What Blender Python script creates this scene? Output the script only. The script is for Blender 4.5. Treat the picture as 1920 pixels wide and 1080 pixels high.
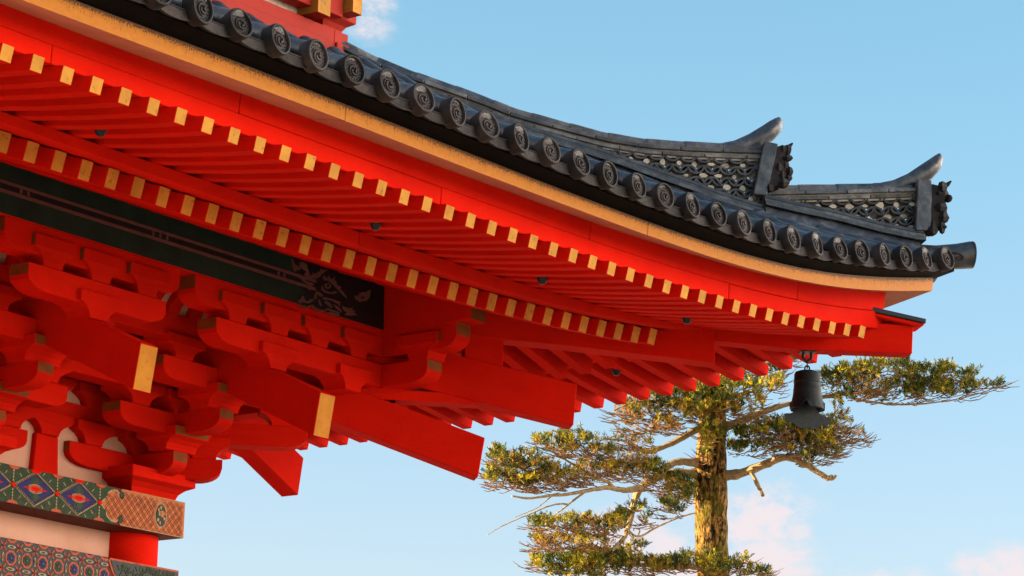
import bpy, bmesh, math, random
import numpy as np
from mathutils import Vector, Matrix, noise

random.seed(7)
R = math.radians
scene = bpy.context.scene
for o in list(bpy.data.objects):
    bpy.data.objects.remove(o)

# ------------------------------------------------------------------ camera
CAM = np.array([-17.781385, -9.820667, 1.6])
FPX = 5641.17                       # focal length in pixels of the 1920 wide photograph
RIGHT = np.array([0.58782213, -0.80868912, 0.02206906])
UP = np.array([-0.2021616, -0.12042415, 0.97192011])
FWD = np.array([0.78332358, 0.57577767, 0.23427387])
cd = bpy.data.cameras.new("camera")
cam = bpy.data.objects.new("camera", cd)
scene.collection.objects.link(cam)
m3 = np.stack([RIGHT, UP, -FWD], 1)
M4 = Matrix.Identity(4)
for i in range(3):
    for j in range(3):
        M4[i][j] = m3[i][j]
    M4[i][3] = CAM[i]
cam.matrix_world = M4
cd.sensor_width = 36.0
cd.lens = FPX / 1920 * 36
cd.clip_end = 20000
cd.clip_start = 0.1
scene.camera = cam


def ray(px, py):
    return (px - 960) / FPX * RIGHT + (540 - py) / FPX * UP + FWD


def at_v(px, py, v):                # the point of the plane y = v seen at a pixel
    d = ray(px, py)
    return CAM + d * ((v - CAM[1]) / d[1])


def at_depth(px, py, depth):        # the point at a given distance along the view axis
    return CAM + ray(px, py) * depth


# ------------------------------------------------------------------ light
SUN_EL, SUN_XY = 15.0, (-0.67, 0.74)
SKY_STRENGTH = 0.0585
SUN_STRENGTH = 5.0
EXPOSURE = 2.4
sx, sy = SUN_XY
nrm = math.hypot(sx, sy)
sdir = Vector((sx / nrm * math.cos(R(SUN_EL)), sy / nrm * math.cos(R(SUN_EL)), math.sin(R(SUN_EL))))
sl = bpy.data.lights.new("sun", 'SUN')
sl.energy = SUN_STRENGTH
sl.angle = R(0.5)
sl.color = (1.0, 0.80, 0.52)
so = bpy.data.objects.new("sun", sl)
scene.collection.objects.link(so)
so.rotation_euler = (-sdir).to_track_quat('-Z', 'Y').to_euler()
so.location = (-30, 30, 40)

world = bpy.data.worlds.new("World")
scene.world = world
world.use_nodes = True
wn, wl = world.node_tree.nodes, world.node_tree.links
wn.clear()
wout = wn.new('ShaderNodeOutputWorld')
bg = wn.new('ShaderNodeBackground')
bg.inputs[1].default_value = SKY_STRENGTH
wl.new(bg.outputs[0], wout.inputs[0])
sky = wn.new('ShaderNodeTexSky')
sky.sky_type = 'NISHITA'
sky.sun_disc = False
sky.sun_elevation = R(SUN_EL)
sky.sun_rotation = math.atan2(sx, sy)
sky.air_density = 1.0
sky.dust_density = 1.6
sky.ozone_density = 3.0
tc = wn.new('ShaderNodeTexCoord')


def wmath(op, a, b=None, c=None, clamp=False):
    n = wn.new('ShaderNodeMath')
    n.operation = op
    n.use_clamp = clamp
    for i, x in enumerate((a, b, c)):
        if x is None:
            continue
        if isinstance(x, (int, float)):
            n.inputs[i].default_value = x
        else:
            wl.new(x, n.inputs[i])
    return n.outputs[0]


def wvec(op, a, b):
    n = wn.new('ShaderNodeVectorMath')
    n.operation = op
    for i, x in enumerate((a, b)):
        if isinstance(x, (tuple, list)):
            n.inputs[i].default_value = x
        else:
            wl.new(x, n.inputs[i])
    return n


def wnoise(scale, detail, rough, stretch=(1, 1, 1), off=(0, 0, 0)):
    mp = wn.new('ShaderNodeMapping')
    mp.inputs['Scale'].default_value = stretch
    mp.inputs['Location'].default_value = off
    wl.new(tc.outputs['Generated'], mp.inputs['Vector'])
    n = wn.new('ShaderNodeTexNoise')
    n.inputs['Scale'].default_value = scale
    n.inputs['Detail'].default_value = detail
    n.inputs['Roughness'].default_value = rough
    wl.new(mp.outputs[0], n.inputs['Vector'])
    return n.outputs['Fac']


# small clouds low in the sky: soft banks at fixed compass directions, broken up by noise
cn1 = wnoise(80, 9, 0.66, (1, 1, 1.6))
cn2 = wnoise(16, 4, 0.55, (1, 1, 2.0), (3, 1, 2))
cloud = None
CLOUDS = [((1430, 972), 0.021, 0.013, 1.15), ((1350, 960), 0.022, 0.016, 0.75), ((1440, 1056), 0.019, 0.012, 1.15),
          ((1290, 1060), 0.02, 0.010, 0.8), ((1890, 1075), 0.024, 0.011, 1.0), ((1240, 935), 0.014, 0.012, 0.7),
          ((1170, 1040), 0.035, 0.02, 0.8), ((690, 18), 0.012, 0.018, 0.75), ((1520, 900), 0.012, 0.008, 0.35),
          ((610, 910), 0.03, 0.012, 0.25), ((1700, 1100), 0.05, 0.008, 0.7)]
for (cx, cy), wr, hr, amp in CLOUDS:
    d = ray(cx, cy)
    d = d / np.linalg.norm(d)
    rt = np.array([d[1], -d[0], 0.0])
    rt /= np.linalg.norm(rt)
    upv = np.cross(rt, d)
    df = wvec('SUBTRACT', tc.outputs['Generated'], tuple(d))
    a = wvec('DOT_PRODUCT', df.outputs[0], tuple(rt / wr)).outputs['Value']
    b = wvec('DOT_PRODUCT', df.outputs[0], tuple(upv / hr)).outputs['Value']
    q = wmath('ADD', wmath('MULTIPLY', a, a), wmath('MULTIPLY', b, b))
    g = wmath('MULTIPLY', wmath('EXPONENT', wmath('MULTIPLY', q, -1.0)), amp)
    cloud = g if cloud is None else wmath('MAXIMUM', cloud, g)
brk = wmath('ADD', wmath('MULTIPLY', cn1, 2.5), wmath('MULTIPLY', cn2, 1.3))
cl_small = wmath('MULTIPLY', cloud, wmath('SUBTRACT', brk, 1.0), clamp=True)
sm = wn.new('ShaderNodeMapRange')
sm.interpolation_type = 'SMOOTHSTEP'
sm.inputs['From Min'].default_value = 0.28
sm.inputs['From Max'].default_value = 0.95
wl.new(cl_small, sm.inputs['Value'])
# unseen bright cloud bank opposite the sun, added to fill the shaded facade
cn3 = wnoise(3.2, 6, 0.55, (1, 1, 2.2), (5, 2, 0))
back = wvec('DOT_PRODUCT', tc.outputs['Generated'], (-sdir.x, -sdir.y, 0.0)).outputs['Value']
bm_ = wn.new('ShaderNodeMapRange')
bm_.interpolation_type = 'SMOOTHSTEP'
bm_.inputs['From Min'].default_value = 0.45
bm_.inputs['From Max'].default_value = 0.85
wl.new(back, bm_.inputs['Value'])
big = wn.new('ShaderNodeMapRange')
big.interpolation_type = 'SMOOTHSTEP'
big.inputs['From Min'].default_value = 0.27
big.inputs['From Max'].default_value = 0.46
wl.new(cn3, big.inputs['Value'])
hi_ = wn.new('ShaderNodeMapRange')      # kept low so the added fill reaches under the eave
hi_.interpolation_type = 'SMOOTHSTEP'
hi_.inputs['From Min'].default_value = 0.25
hi_.inputs['From Max'].default_value = 0.70
hi_.inputs['To Min'].default_value = 1.0
hi_.inputs['To Max'].default_value = 0.25
wl.new(wvec('DOT_PRODUCT', tc.outputs['Generated'], (0, 0, 1)).outputs['Value'], hi_.inputs['Value'])
bigc = wmath('MULTIPLY', wmath('MULTIPLY', big.outputs[0], bm_.outputs[0]), hi_.outputs[0])
hs = wn.new('ShaderNodeHueSaturation')
hs.inputs['Saturation'].default_value = 1.02
hs.inputs['Value'].default_value = 1.0
wl.new(sky.outputs[0], hs.inputs['Color'])
mix1 = wn.new('ShaderNodeMix')
mix1.data_type = 'RGBA'
wl.new(wmath('MULTIPLY', sm.outputs[0], 0.9), mix1.inputs[0])
tint = wn.new('ShaderNodeMix')
tint.data_type = 'RGBA'
tint.blend_type = 'MULTIPLY'
tint.inputs[0].default_value = 1.0
wl.new(hs.outputs[0], tint.inputs[6])
zz = wvec('DOT_PRODUCT', tc.outputs['Generated'], (0, 0, 1)).outputs['Value']
hz_ = wn.new('ShaderNodeMapRange')
hz_.interpolation_type = 'SMOOTHSTEP'
hz_.inputs['From Min'].default_value = 0.10
hz_.inputs['From Max'].default_value = 0.34
wl.new(zz, hz_.inputs['Value'])
tl = wn.new('ShaderNodeMix')
tl.data_type = 'RGBA'
wl.new(hz_.outputs[0], tl.inputs[0])
tl.inputs[6].default_value = (1.25, 1.00, 0.89, 1)
tl.inputs[7].default_value = (1.02, 1.14, 0.95, 1)
wl.new(tl.outputs[2], tint.inputs[7])
wl.new(tint.outputs[2], mix1.inputs[6])
CLOUD_COL = (3.05, 2.68, 2.74, 1)
mix1.inputs[7].default_value = CLOUD_COL
mix2 = wn.new('ShaderNodeMix')
mix2.data_type = 'RGBA'
wl.new(bigc, mix2.inputs[0])
wl.new(mix1.outputs[2], mix2.inputs[6])
mix2.inputs[7].default_value = (28.0, 24.5, 21.0, 1)
wl.new(mix2.outputs[2], bg.inputs[0])

scene.view_settings.view_transform = 'Standard'
scene.view_settings.look = 'None'
scene.view_settings.exposure = EXPOSURE
scene.view_settings.gamma = 1.0
scene.render.film_transparent = False
scene.render.engine = 'CYCLES'
scene.cycles.max_bounces = 8
scene.cycles.diffuse_bounces = 2
scene.cycles.use_denoising = True

# ------------------------------------------------------------------ materials


def mat(name):
    m = bpy.data.materials.new(name)
    m.use_nodes = True
    nt = m.node_tree
    return m, nt, nt.nodes, nt.links, nt.nodes['Principled BSDF']


def painted(name, col, col2, rough=0.6, scale=6.0, bump=0.12, spec=0.25, randv=0.10, grain=(1, 1, 1), dirt=None, streak=None):
    """paint on wood: cloudy fading between two tones, a fine grain bump, a little change from piece to piece"""
    m, nt, n, l, b = mat(name)
    t = n.new('ShaderNodeTexCoord')
    no = n.new('ShaderNodeTexNoise')
    no.inputs['Scale'].default_value = scale
    no.inputs['Detail'].default_value = 8
    no.inputs['Roughness'].default_value = 0.62
    l.new(t.outputs['Object'], no.inputs['Vector'])
    rmp = n.new('ShaderNodeMapRange')
    rmp.inputs['From Min'].default_value = 0.32
    rmp.inputs['From Max'].default_value = 0.68
    l.new(no.outputs['Fac'], rmp.inputs['Value'])
    mx = n.new('ShaderNodeMix')
    mx.data_type = 'RGBA'
    l.new(rmp.outputs[0], mx.inputs[0])
    mx.inputs[6].default_value = (*col, 1)
    mx.inputs[7].default_value = (*col2, 1)
    oi = n.new('ShaderNodeObjectInfo')
    mr = n.new('ShaderNodeMapRange')
    mr.inputs['To Min'].default_value = 1 - randv
    mr.inputs['To Max'].default_value = 1 + randv * 0.5
    l.new(oi.outputs['Random'], mr.inputs['Value'])
    hv = n.new('ShaderNodeHueSaturation')
    l.new(mr.outputs[0], hv.inputs['Value'])
    l.new(mx.outputs[2], hv.inputs['Color'])
    out = hv.outputs[0]
    if streak:
        ms_ = n.new('ShaderNodeMapping')
        ms_.inputs['Scale'].default_value = (0.5, 0.5, 6)
        l.new(t.outputs['Object'], ms_.inputs['Vector'])
        n4 = n.new('ShaderNodeTexNoise')
        n4.inputs['Scale'].default_value = 7
        n4.inputs['Detail'].default_value = 9
        n4.inputs['Roughness'].default_value = 0.7
        l.new(ms_.outputs[0], n4.inputs['Vector'])
        r4 = n.new('ShaderNodeMapRange')
        r4.inputs['From Min'].default_value = 0.45
        r4.inputs['From Max'].default_value = 0.72
        r4.inputs['To Max'].default_value = 0.7
        l.new(n4.outputs['Fac'], r4.inputs['Value'])
        m4 = n.new('ShaderNodeMix')
        m4.data_type = 'RGBA'
        l.new(r4.outputs[0], m4.inputs[0])
        l.new(out, m4.inputs[6])
        m4.inputs[7].default_value = (*streak, 1)
        out = m4.outputs[2]
    if dirt:
        n2 = n.new('ShaderNodeTexNoise')
        n2.inputs['Scale'].default_value = 28
        n2.inputs['Detail'].default_value = 6
        n2.inputs['Roughness'].default_value = 0.7
        l.new(t.outputs['Object'], n2.inputs['Vector'])
        r2 = n.new('ShaderNodeMapRange')
        r2.inputs['From Min'].default_value = dirt[1]
        r2.inputs['From Max'].default_value = dirt[1] + 0.12
        r2.inputs['To Max'].default_value = dirt[2]
        l.new(n2.outputs['Fac'], r2.inputs['Value'])
        m2 = n.new('ShaderNodeMix')
        m2.data_type = 'RGBA'
        l.new(r2.outputs[0], m2.inputs[0])
        l.new(out, m2.inputs[6])
        m2.inputs[7].default_value = (*dirt[0], 1)
        out = m2.outputs[2]
    l.new(out, b.inputs['Base Color'])
    mpg = n.new('ShaderNodeMapping')
    mpg.inputs['Scale'].default_value = grain
    l.new(t.outputs['Object'], mpg.inputs['Vector'])
    n3 = n.new('ShaderNodeTexNoise')
    n3.inputs['Scale'].default_value = 60
    n3.inputs['Detail'].default_value = 4
    l.new(mpg.outputs[0], n3.inputs['Vector'])
    bp = n.new('ShaderNodeBump')
    bp.inputs['Strength'].default_value = bump
    bp.inputs['Distance'].default_value = 0.01
    l.new(n3.outputs['Fac'], bp.inputs['Height'])
    l.new(bp.outputs[0], b.inputs['Normal'])
    b.inputs['Roughness'].default_value = rough
    b.inputs['Specular IOR Level'].default_value = spec
    return m


RED = painted("vermilion_paint", (0.75, 0.012, 0.003), (0.60, 0.008, 0.003), 0.75, 2.3, 0.25, 0.02, 0.12,
              dirt=((0.44, 0.012, 0.007), 0.60, 0.6), streak=(0.60, 0.018, 0.005), grain=(0.6, 0.6, 5))
RED_UPPER = painted("vermilion_paint_upper", (0.42, 0.020, 0.008), (0.30, 0.014, 0.007), 0.75, 3.0, 0.2, 0.25, 0.08,
                  dirt=((0.28, 0.05, 0.035), 0.60, 0.5))  # darker, less saturated vermilion for the second storey
OCHRE = painted("ochre_end_paint", (0.60, 0.28, 0.032), (0.45, 0.185, 0.022), 0.65, 9.0, 0.15, 0.15, 0.16,
                dirt=((0.16, 0.055, 0.014), 0.57, 0.75))
OCHRE_MID = painted("dull_ochre_end_paint", (0.66, 0.235, 0.030), (0.50, 0.165, 0.022), 0.7, 9.0, 0.15, 0.1, 0.18,
                    dirt=((0.16, 0.05, 0.014), 0.56, 0.75))
OCHRE_TAIL = painted("deep_ochre_end_paint", (0.62, 0.245, 0.024), (0.48, 0.17, 0.016), 0.65, 9.0, 0.15, 0.1, 0.10,
                    dirt=((0.25, 0.08, 0.014), 0.58, 0.6))
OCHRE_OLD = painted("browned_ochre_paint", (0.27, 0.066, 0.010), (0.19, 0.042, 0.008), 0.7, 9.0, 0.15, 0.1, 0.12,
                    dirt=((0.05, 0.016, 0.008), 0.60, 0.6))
PINK = painted("pink_board_underside", (0.60, 0.24, 0.14), (0.48, 0.17, 0.10), 0.75, 4.0, 0.15, 0.15, 0.03,
               dirt=((0.12, 0.05, 0.04), 0.63, 0.7))  # board underside is pinker than its ochre front
PLASTER = painted("aged_bounce_plaster", (0.74, 0.40, 0.28), (0.64, 0.33, 0.22), 0.85, 3.0, 0.2, 0.1, 0.02,  # salmon base colour holds red light bounced off the timber
                  dirt=((0.36, 0.2, 0.15), 0.64, 0.5))
PLASTER_W = painted("lime_plaster", (0.78, 0.66, 0.55), (0.62, 0.50, 0.42), 0.85, 9.0, 0.3, 0.1, 0.02,
                    dirt=((0.2, 0.16, 0.13), 0.56, 0.8))
LATTICE_PL = painted("pale_ridge_fill", (0.66, 0.59, 0.48), (0.42, 0.36, 0.28), 0.85, 14.0, 0.3, 0.1, 0.02)
GREEN = painted("dark_green_paint", (0.009, 0.030, 0.019), (0.004, 0.013, 0.009), 0.6, 5.0, 0.1, 0.25, 0.02)
BLACKP = painted("black_paint", (0.004, 0.004, 0.006), (0.007, 0.007, 0.009), 0.55, 6.0, 0.08, 0.3, 0.02)
LINEP = painted("dusky_pink_line", (0.17, 0.068, 0.056), (0.12, 0.046, 0.038), 0.7, 8.0, 0.05, 0.15, 0.02)
NEAR_BLACK = painted("near_black_timber", (0.005, 0.004, 0.004), (0.008, 0.006, 0.005), 0.85, 5.0, 0.2, 0.05, 0.1)  # near-black board between eave board and tiles
BLUEP = painted("ultramarine_paint", (0.025, 0.03, 0.13), (0.018, 0.018, 0.085), 0.7, 20.0, 0.1, 0.15, 0.02, dirt=((0.05, 0.018, 0.012), 0.55, 0.75))
GREENP = painted("verdigris_paint", (0.038, 0.068, 0.030), (0.020, 0.042, 0.020), 0.7, 20.0, 0.1, 0.15, 0.02, dirt=((0.05, 0.018, 0.012), 0.55, 0.75))
SALMON = painted("salmon_paint", (0.50, 0.10, 0.045), (0.38, 0.07, 0.03), 0.7, 15.0, 0.1, 0.15, 0.02, dirt=((0.05, 0.018, 0.012), 0.55, 0.75))
CREAM = painted("cream_line_paint", (0.42, 0.32, 0.17), (0.32, 0.23, 0.12), 0.7, 15.0, 0.05, 0.15, 0.02, dirt=((0.05, 0.018, 0.012), 0.55, 0.75))
ORANGE = painted("orange_brocade_paint", (0.58, 0.18, 0.045), (0.44, 0.12, 0.03), 0.65, 12.0, 0.1, 0.2, 0.02, dirt=((0.05, 0.018, 0.012), 0.55, 0.75))
BROWNL = painted("brown_line_paint", (0.26, 0.055, 0.022), (0.19, 0.04, 0.018), 0.7, 12.0, 0.05, 0.15, 0.02)
MAROON = painted("maroon_paint", (0.14, 0.022, 0.014), (0.10, 0.015, 0.012), 0.7, 12.0, 0.05, 0.15, 0.02)
METAL = painted("blackened_iron", (0.008, 0.009, 0.012), (0.014, 0.014, 0.018), 0.5, 10, 0.1, 0.3, 0.05)
SHEETM = painted("dark_sheet_metal", (0.012, 0.014, 0.022), (0.02, 0.02, 0.03), 0.4, 4, 0.05, 0.5, 0.0)
BRONZE = painted("patinated_bronze", (0.012, 0.018, 0.021), (0.007, 0.011, 0.013), 0.6, 14, 0.2, 0.25, 0.0,
                 dirt=((0.04, 0.055, 0.05), 0.58, 0.6))


def tile_material(name, c1, c2, lichen, rough, spec=0.5):
    m, nt, n, l, b = mat(name)
    t = n.new('ShaderNodeTexCoord')
    no = n.new('ShaderNodeTexNoise')
    no.inputs['Scale'].default_value = 9
    no.inputs['Detail'].default_value = 9
    no.inputs['Roughness'].default_value = 0.7
    l.new(t.outputs['Object'], no.inputs['Vector'])
    cr = n.new('ShaderNodeValToRGB')
    e = cr.color_ramp.elements
    e[0].position, e[0].color = 0.34, (*c2, 1)
    e[1].position, e[1].color = 0.66, (*lichen, 1)
    x = cr.color_ramp.elements.new(0.5)
    x.color = (*c1, 1)
    l.new(no.outputs['Fac'], cr.inputs[0])
    oi = n.new('ShaderNodeObjectInfo')
    mr = n.new('ShaderNodeMapRange')
    mr.inputs['To Min'].default_value = 0.5
    mr.inputs['To Max'].default_value = 1.55
    l.new(oi.outputs['Random'], mr.inputs['Value'])
    hv = n.new('ShaderNodeHueSaturation')
    l.new(mr.outputs[0], hv.inputs['Value'])
    l.new(cr.outputs[0], hv.inputs['Color'])
    l.new(hv.outputs[0], b.inputs['Base Color'])
    n2 = n.new('ShaderNodeTexNoise')
    n2.inputs['Scale'].default_value = 35
    n2.inputs['Detail'].default_value = 6
    l.new(t.outputs['Object'], n2.inputs['Vector'])
    rr = n.new('ShaderNodeMapRange')
    rr.inputs['To Min'].default_value = rough - 0.15
    rr.inputs['To Max'].default_value = rough + 0.2
    l.new(n2.outputs['Fac'], rr.inputs['Value'])
    l.new(rr.outputs[0], b.inputs['Roughness'])
    bp = n.new('ShaderNodeBump')
    bp.inputs['Strength'].default_value = 0.25
    bp.inputs['Distance'].default_value = 0.01
    l.new(n2.outputs['Fac'], bp.inputs['Height'])
    l.new(bp.outputs[0], b.inputs['Normal'])
    b.inputs['Specular IOR Level'].default_value = spec
    return m


TILE = tile_material("smoked_roof_tile", (0.036, 0.038, 0.046), (0.009, 0.010, 0.014), (0.11, 0.11, 0.115), 0.34, 0.8)
TILE_D = tile_material("smoked_tile_face", (0.022, 0.017, 0.017), (0.009, 0.008, 0.009), (0.045, 0.033, 0.030), 0.65, 0.22)
RING = tile_material("dark_ring_tile", (0.035, 0.034, 0.038), (0.015, 0.015, 0.018), (0.07, 0.07, 0.07), 0.5)
TILE_L = tile_material("pale_ridge_tile", (0.10, 0.098, 0.105), (0.028, 0.028, 0.033), (0.20, 0.19, 0.19), 0.5)


def ochre_board():
    """yellow eave board: mould has run down in black streaks from its upper edge (shape follows the UV map)"""
    m, nt, n, l, b = mat("stained_ochre_board")
    uv = n.new('ShaderNodeUVMap')
    sp = n.new('ShaderNodeSeparateXYZ')
    l.new(uv.outputs[0], sp.inputs[0])
    t = n.new('ShaderNodeTexCoord')

    def ns(scale, det, sxyz, rough=0.6):
        mp = n.new('ShaderNodeMapping')
        mp.inputs['Scale'].default_value = sxyz
        l.new(uv.outputs[0], mp.inputs['Vector'])
        x = n.new('ShaderNodeTexNoise')
        x.inputs['Scale'].default_value = scale
        x.inputs['Detail'].default_value = det
        x.inputs['Roughness'].default_value = rough
        l.new(mp.outputs[0], x.inputs['Vector'])
        return x.outputs['Fac']

    def mm(op, a, bb, clamp=False):
        x = n.new('ShaderNodeMath')
        x.operation = op
        x.use_clamp = clamp
        for i, q in enumerate((a, bb)):
            if isinstance(q, (int, float)):
                x.inputs[i].default_value = q
            else:
                l.new(q, x.inputs[i])
        return x.outputs[0]
    base = n.new('ShaderNodeMix')
    base.data_type = 'RGBA'
    l.new(ns(6, 7, (1, 0.6, 1)), base.inputs[0])
    base.inputs[6].default_value = (0.57, 0.20, 0.013, 1)
    base.inputs[7].default_value = (0.36, 0.115, 0.009, 1)
    drip = ns(9, 6, (2.2, 0.10, 1), 0.75)
    fringe = ns(30, 5, (1, 0.25, 1), 0.7)
    mask1 = mm('GREATER_THAN', mm('ADD', sp.outputs['Y'], mm('MULTIPLY', mm('SUBTRACT', drip, 0.50), 4.5)), 0.80)
    mask2 = mm('MULTIPLY', mm('ADD', sp.outputs['Y'], mm('MULTIPLY', mm('SUBTRACT', fringe, 0.5), mm('MULTIPLY', drip, 2.6))), 1.0)
    r2 = n.new('ShaderNodeMapRange')
    r2.inputs['From Min'].default_value = 0.72
    r2.inputs['From Max'].default_value = 0.86
    l.new(mask2, r2.inputs['Value'])
    blot = n.new('ShaderNodeMapRange')
    blot.inputs['From Min'].default_value = 0.48
    blot.inputs['From Max'].default_value = 0.58
    l.new(ns(26, 6, (1, 0.3, 1), 0.75), blot.inputs['Value'])
    mk = mm('ADD', mm('MULTIPLY', mm('MULTIPLY', mask1, blot.outputs[0]), 0.9), r2.outputs[0], True)
    mx = n.new('ShaderNodeMix')
    mx.data_type = 'RGBA'
    l.new(mm('MULTIPLY', mk, 0.9), mx.inputs[0])
    l.new(base.outputs[2], mx.inputs[6])
    mx.inputs[7].default_value = (0.035, 0.018, 0.008, 1)
    l.new(mx.outputs[2], b.inputs['Base Color'])
    b.inputs['Roughness'].default_value = 0.6
    b.inputs['Specular IOR Level'].default_value = 0.15
    bp = n.new('ShaderNodeBump')
    bp.inputs['Strength'].default_value = 0.15
    bp.inputs['Distance'].default_value = 0.01
    l.new(ns(40, 4, (0.3, 1, 1)), bp.inputs['Height'])
    l.new(bp.outputs[0], b.inputs['Normal'])
    return m


OCHRE_BOARD = ochre_board()


def bark_material():
    m, nt, n, l, b = mat("mossy_bark")
    t = n.new('ShaderNodeTexCoord')
    mp = n.new('ShaderNodeMapping')
    mp.inputs['Scale'].default_value = (1, 1, 0.38)
    l.new(t.outputs['Object'], mp.inputs['Vector'])
    v = n.new('ShaderNodeTexNoise')
    v.inputs['Scale'].default_value = 20
    v.inputs['Detail'].default_value = 7
    v.inputs['Roughness'].default_value = 0.7
    l.new(mp.outputs[0], v.inputs['Vector'])
    cr = n.new('ShaderNodeValToRGB')
    e = cr.color_ramp.elements
    e[0].position, e[0].color = 0.44, (0.009, 0.006, 0.003, 1)
    e[1].position, e[1].color = 0.62, (0.42, 0.215, 0.05, 1)
    x = e.new(0.48)
    x.color = (0.085, 0.044, 0.011, 1)
    l.new(v.outputs['Fac'], cr.inputs[0])
    moss = n.new('ShaderNodeTexNoise')
    moss.inputs['Scale'].default_value = 3.2
    moss.inputs['Detail'].default_value = 5
    l.new(t.outputs['Object'], moss.inputs['Vector'])
    mr = n.new('ShaderNodeMapRange')
    mr.inputs['From Min'].default_value = 0.47
    mr.inputs['From Max'].default_value = 0.60
    mr.inputs['To Max'].default_value = 0.6
    l.new(moss.outputs['Fac'], mr.inputs['Value'])
    mx = n.new('ShaderNodeMix')
    mx.data_type = 'RGBA'
    l.new(mr.outputs[0], mx.inputs[0])
    l.new(cr.outputs[0], mx.inputs[6])
    mx.inputs[7].default_value = (0.10, 0.088, 0.006, 1)
    l.new(mx.outputs[2], b.inputs['Base Color'])
    bp = n.new('ShaderNodeBump')
    bp.inputs['Strength'].default_value = 1.0
    bp.inputs['Distance'].default_value = 0.06
    l.new(v.outputs['Fac'], bp.inputs['Height'])
    l.new(bp.outputs[0], b.inputs['Normal'])
    b.inputs['Roughness'].default_value = 0.85
    b.inputs['Specular IOR Level'].default_value = 0.1
    return m


BARK = bark_material()
LIMB = painted("pale_limb_bark", (0.40, 0.28, 0.14), (0.22, 0.145, 0.07), 0.8, 14, 0.6, 0.1, 0.05,
               dirt=((0.06, 0.04, 0.02), 0.56, 0.8))
TWIG = painted("brown_twig", (0.27, 0.145, 0.065), (0.13, 0.066, 0.032), 0.85, 8, 0.1, 0.05, 0.05)


def leaf_material(name, c1, c2, c3):
    m, nt, n, l, b = mat(name)
    t = n.new('ShaderNodeTexCoord')
    no = n.new('ShaderNodeTexNoise')
    no.inputs['Scale'].default_value = 2.6
    no.inputs['Detail'].default_value = 6
    no.inputs['Roughness'].default_value = 0.75
    l.new(t.outputs['Object'], no.inputs['Vector'])
    cr = n.new('ShaderNodeValToRGB')
    e = cr.color_ramp.elements
    e[0].position, e[0].color = 0.42, (*c1, 1)
    e[1].position, e[1].color = 0.63, (*c3, 1)
    x = e.new(0.5)
    x.color = (*c2, 1)
    l.new(no.outputs['Fac'], cr.inputs[0])
    l.new(cr.outputs[0], b.inputs['Base Color'])
    b.inputs['Roughness'].default_value = 0.6
    b.inputs['Specular IOR Level'].default_value = 0.2
    tr = n.new('ShaderNodeBsdfTranslucent')
    l.new(cr.outputs[0], tr.inputs['Color'])
    ms = n.new('ShaderNodeMixShader')
    ms.inputs[0].default_value = 0.30
    l.new(b.outputs[0], ms.inputs[1])
    l.new(tr.outputs[0], ms.inputs[2])
    l.new(ms.outputs[0], n['Material Output'].inputs['Surface'])
    return m


LEAF = leaf_material("fir_needles", (0.010, 0.027, 0.007), (0.075, 0.090, 0.006), (0.46, 0.32, 0.006))
LEAF_DRY = leaf_material("dry_needles", (0.16, 0.07, 0.014), (0.30, 0.14, 0.022), (0.26, 0.16, 0.02))

# ------------------------------------------------------------------ mesh helpers
COL = scene.collection


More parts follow.
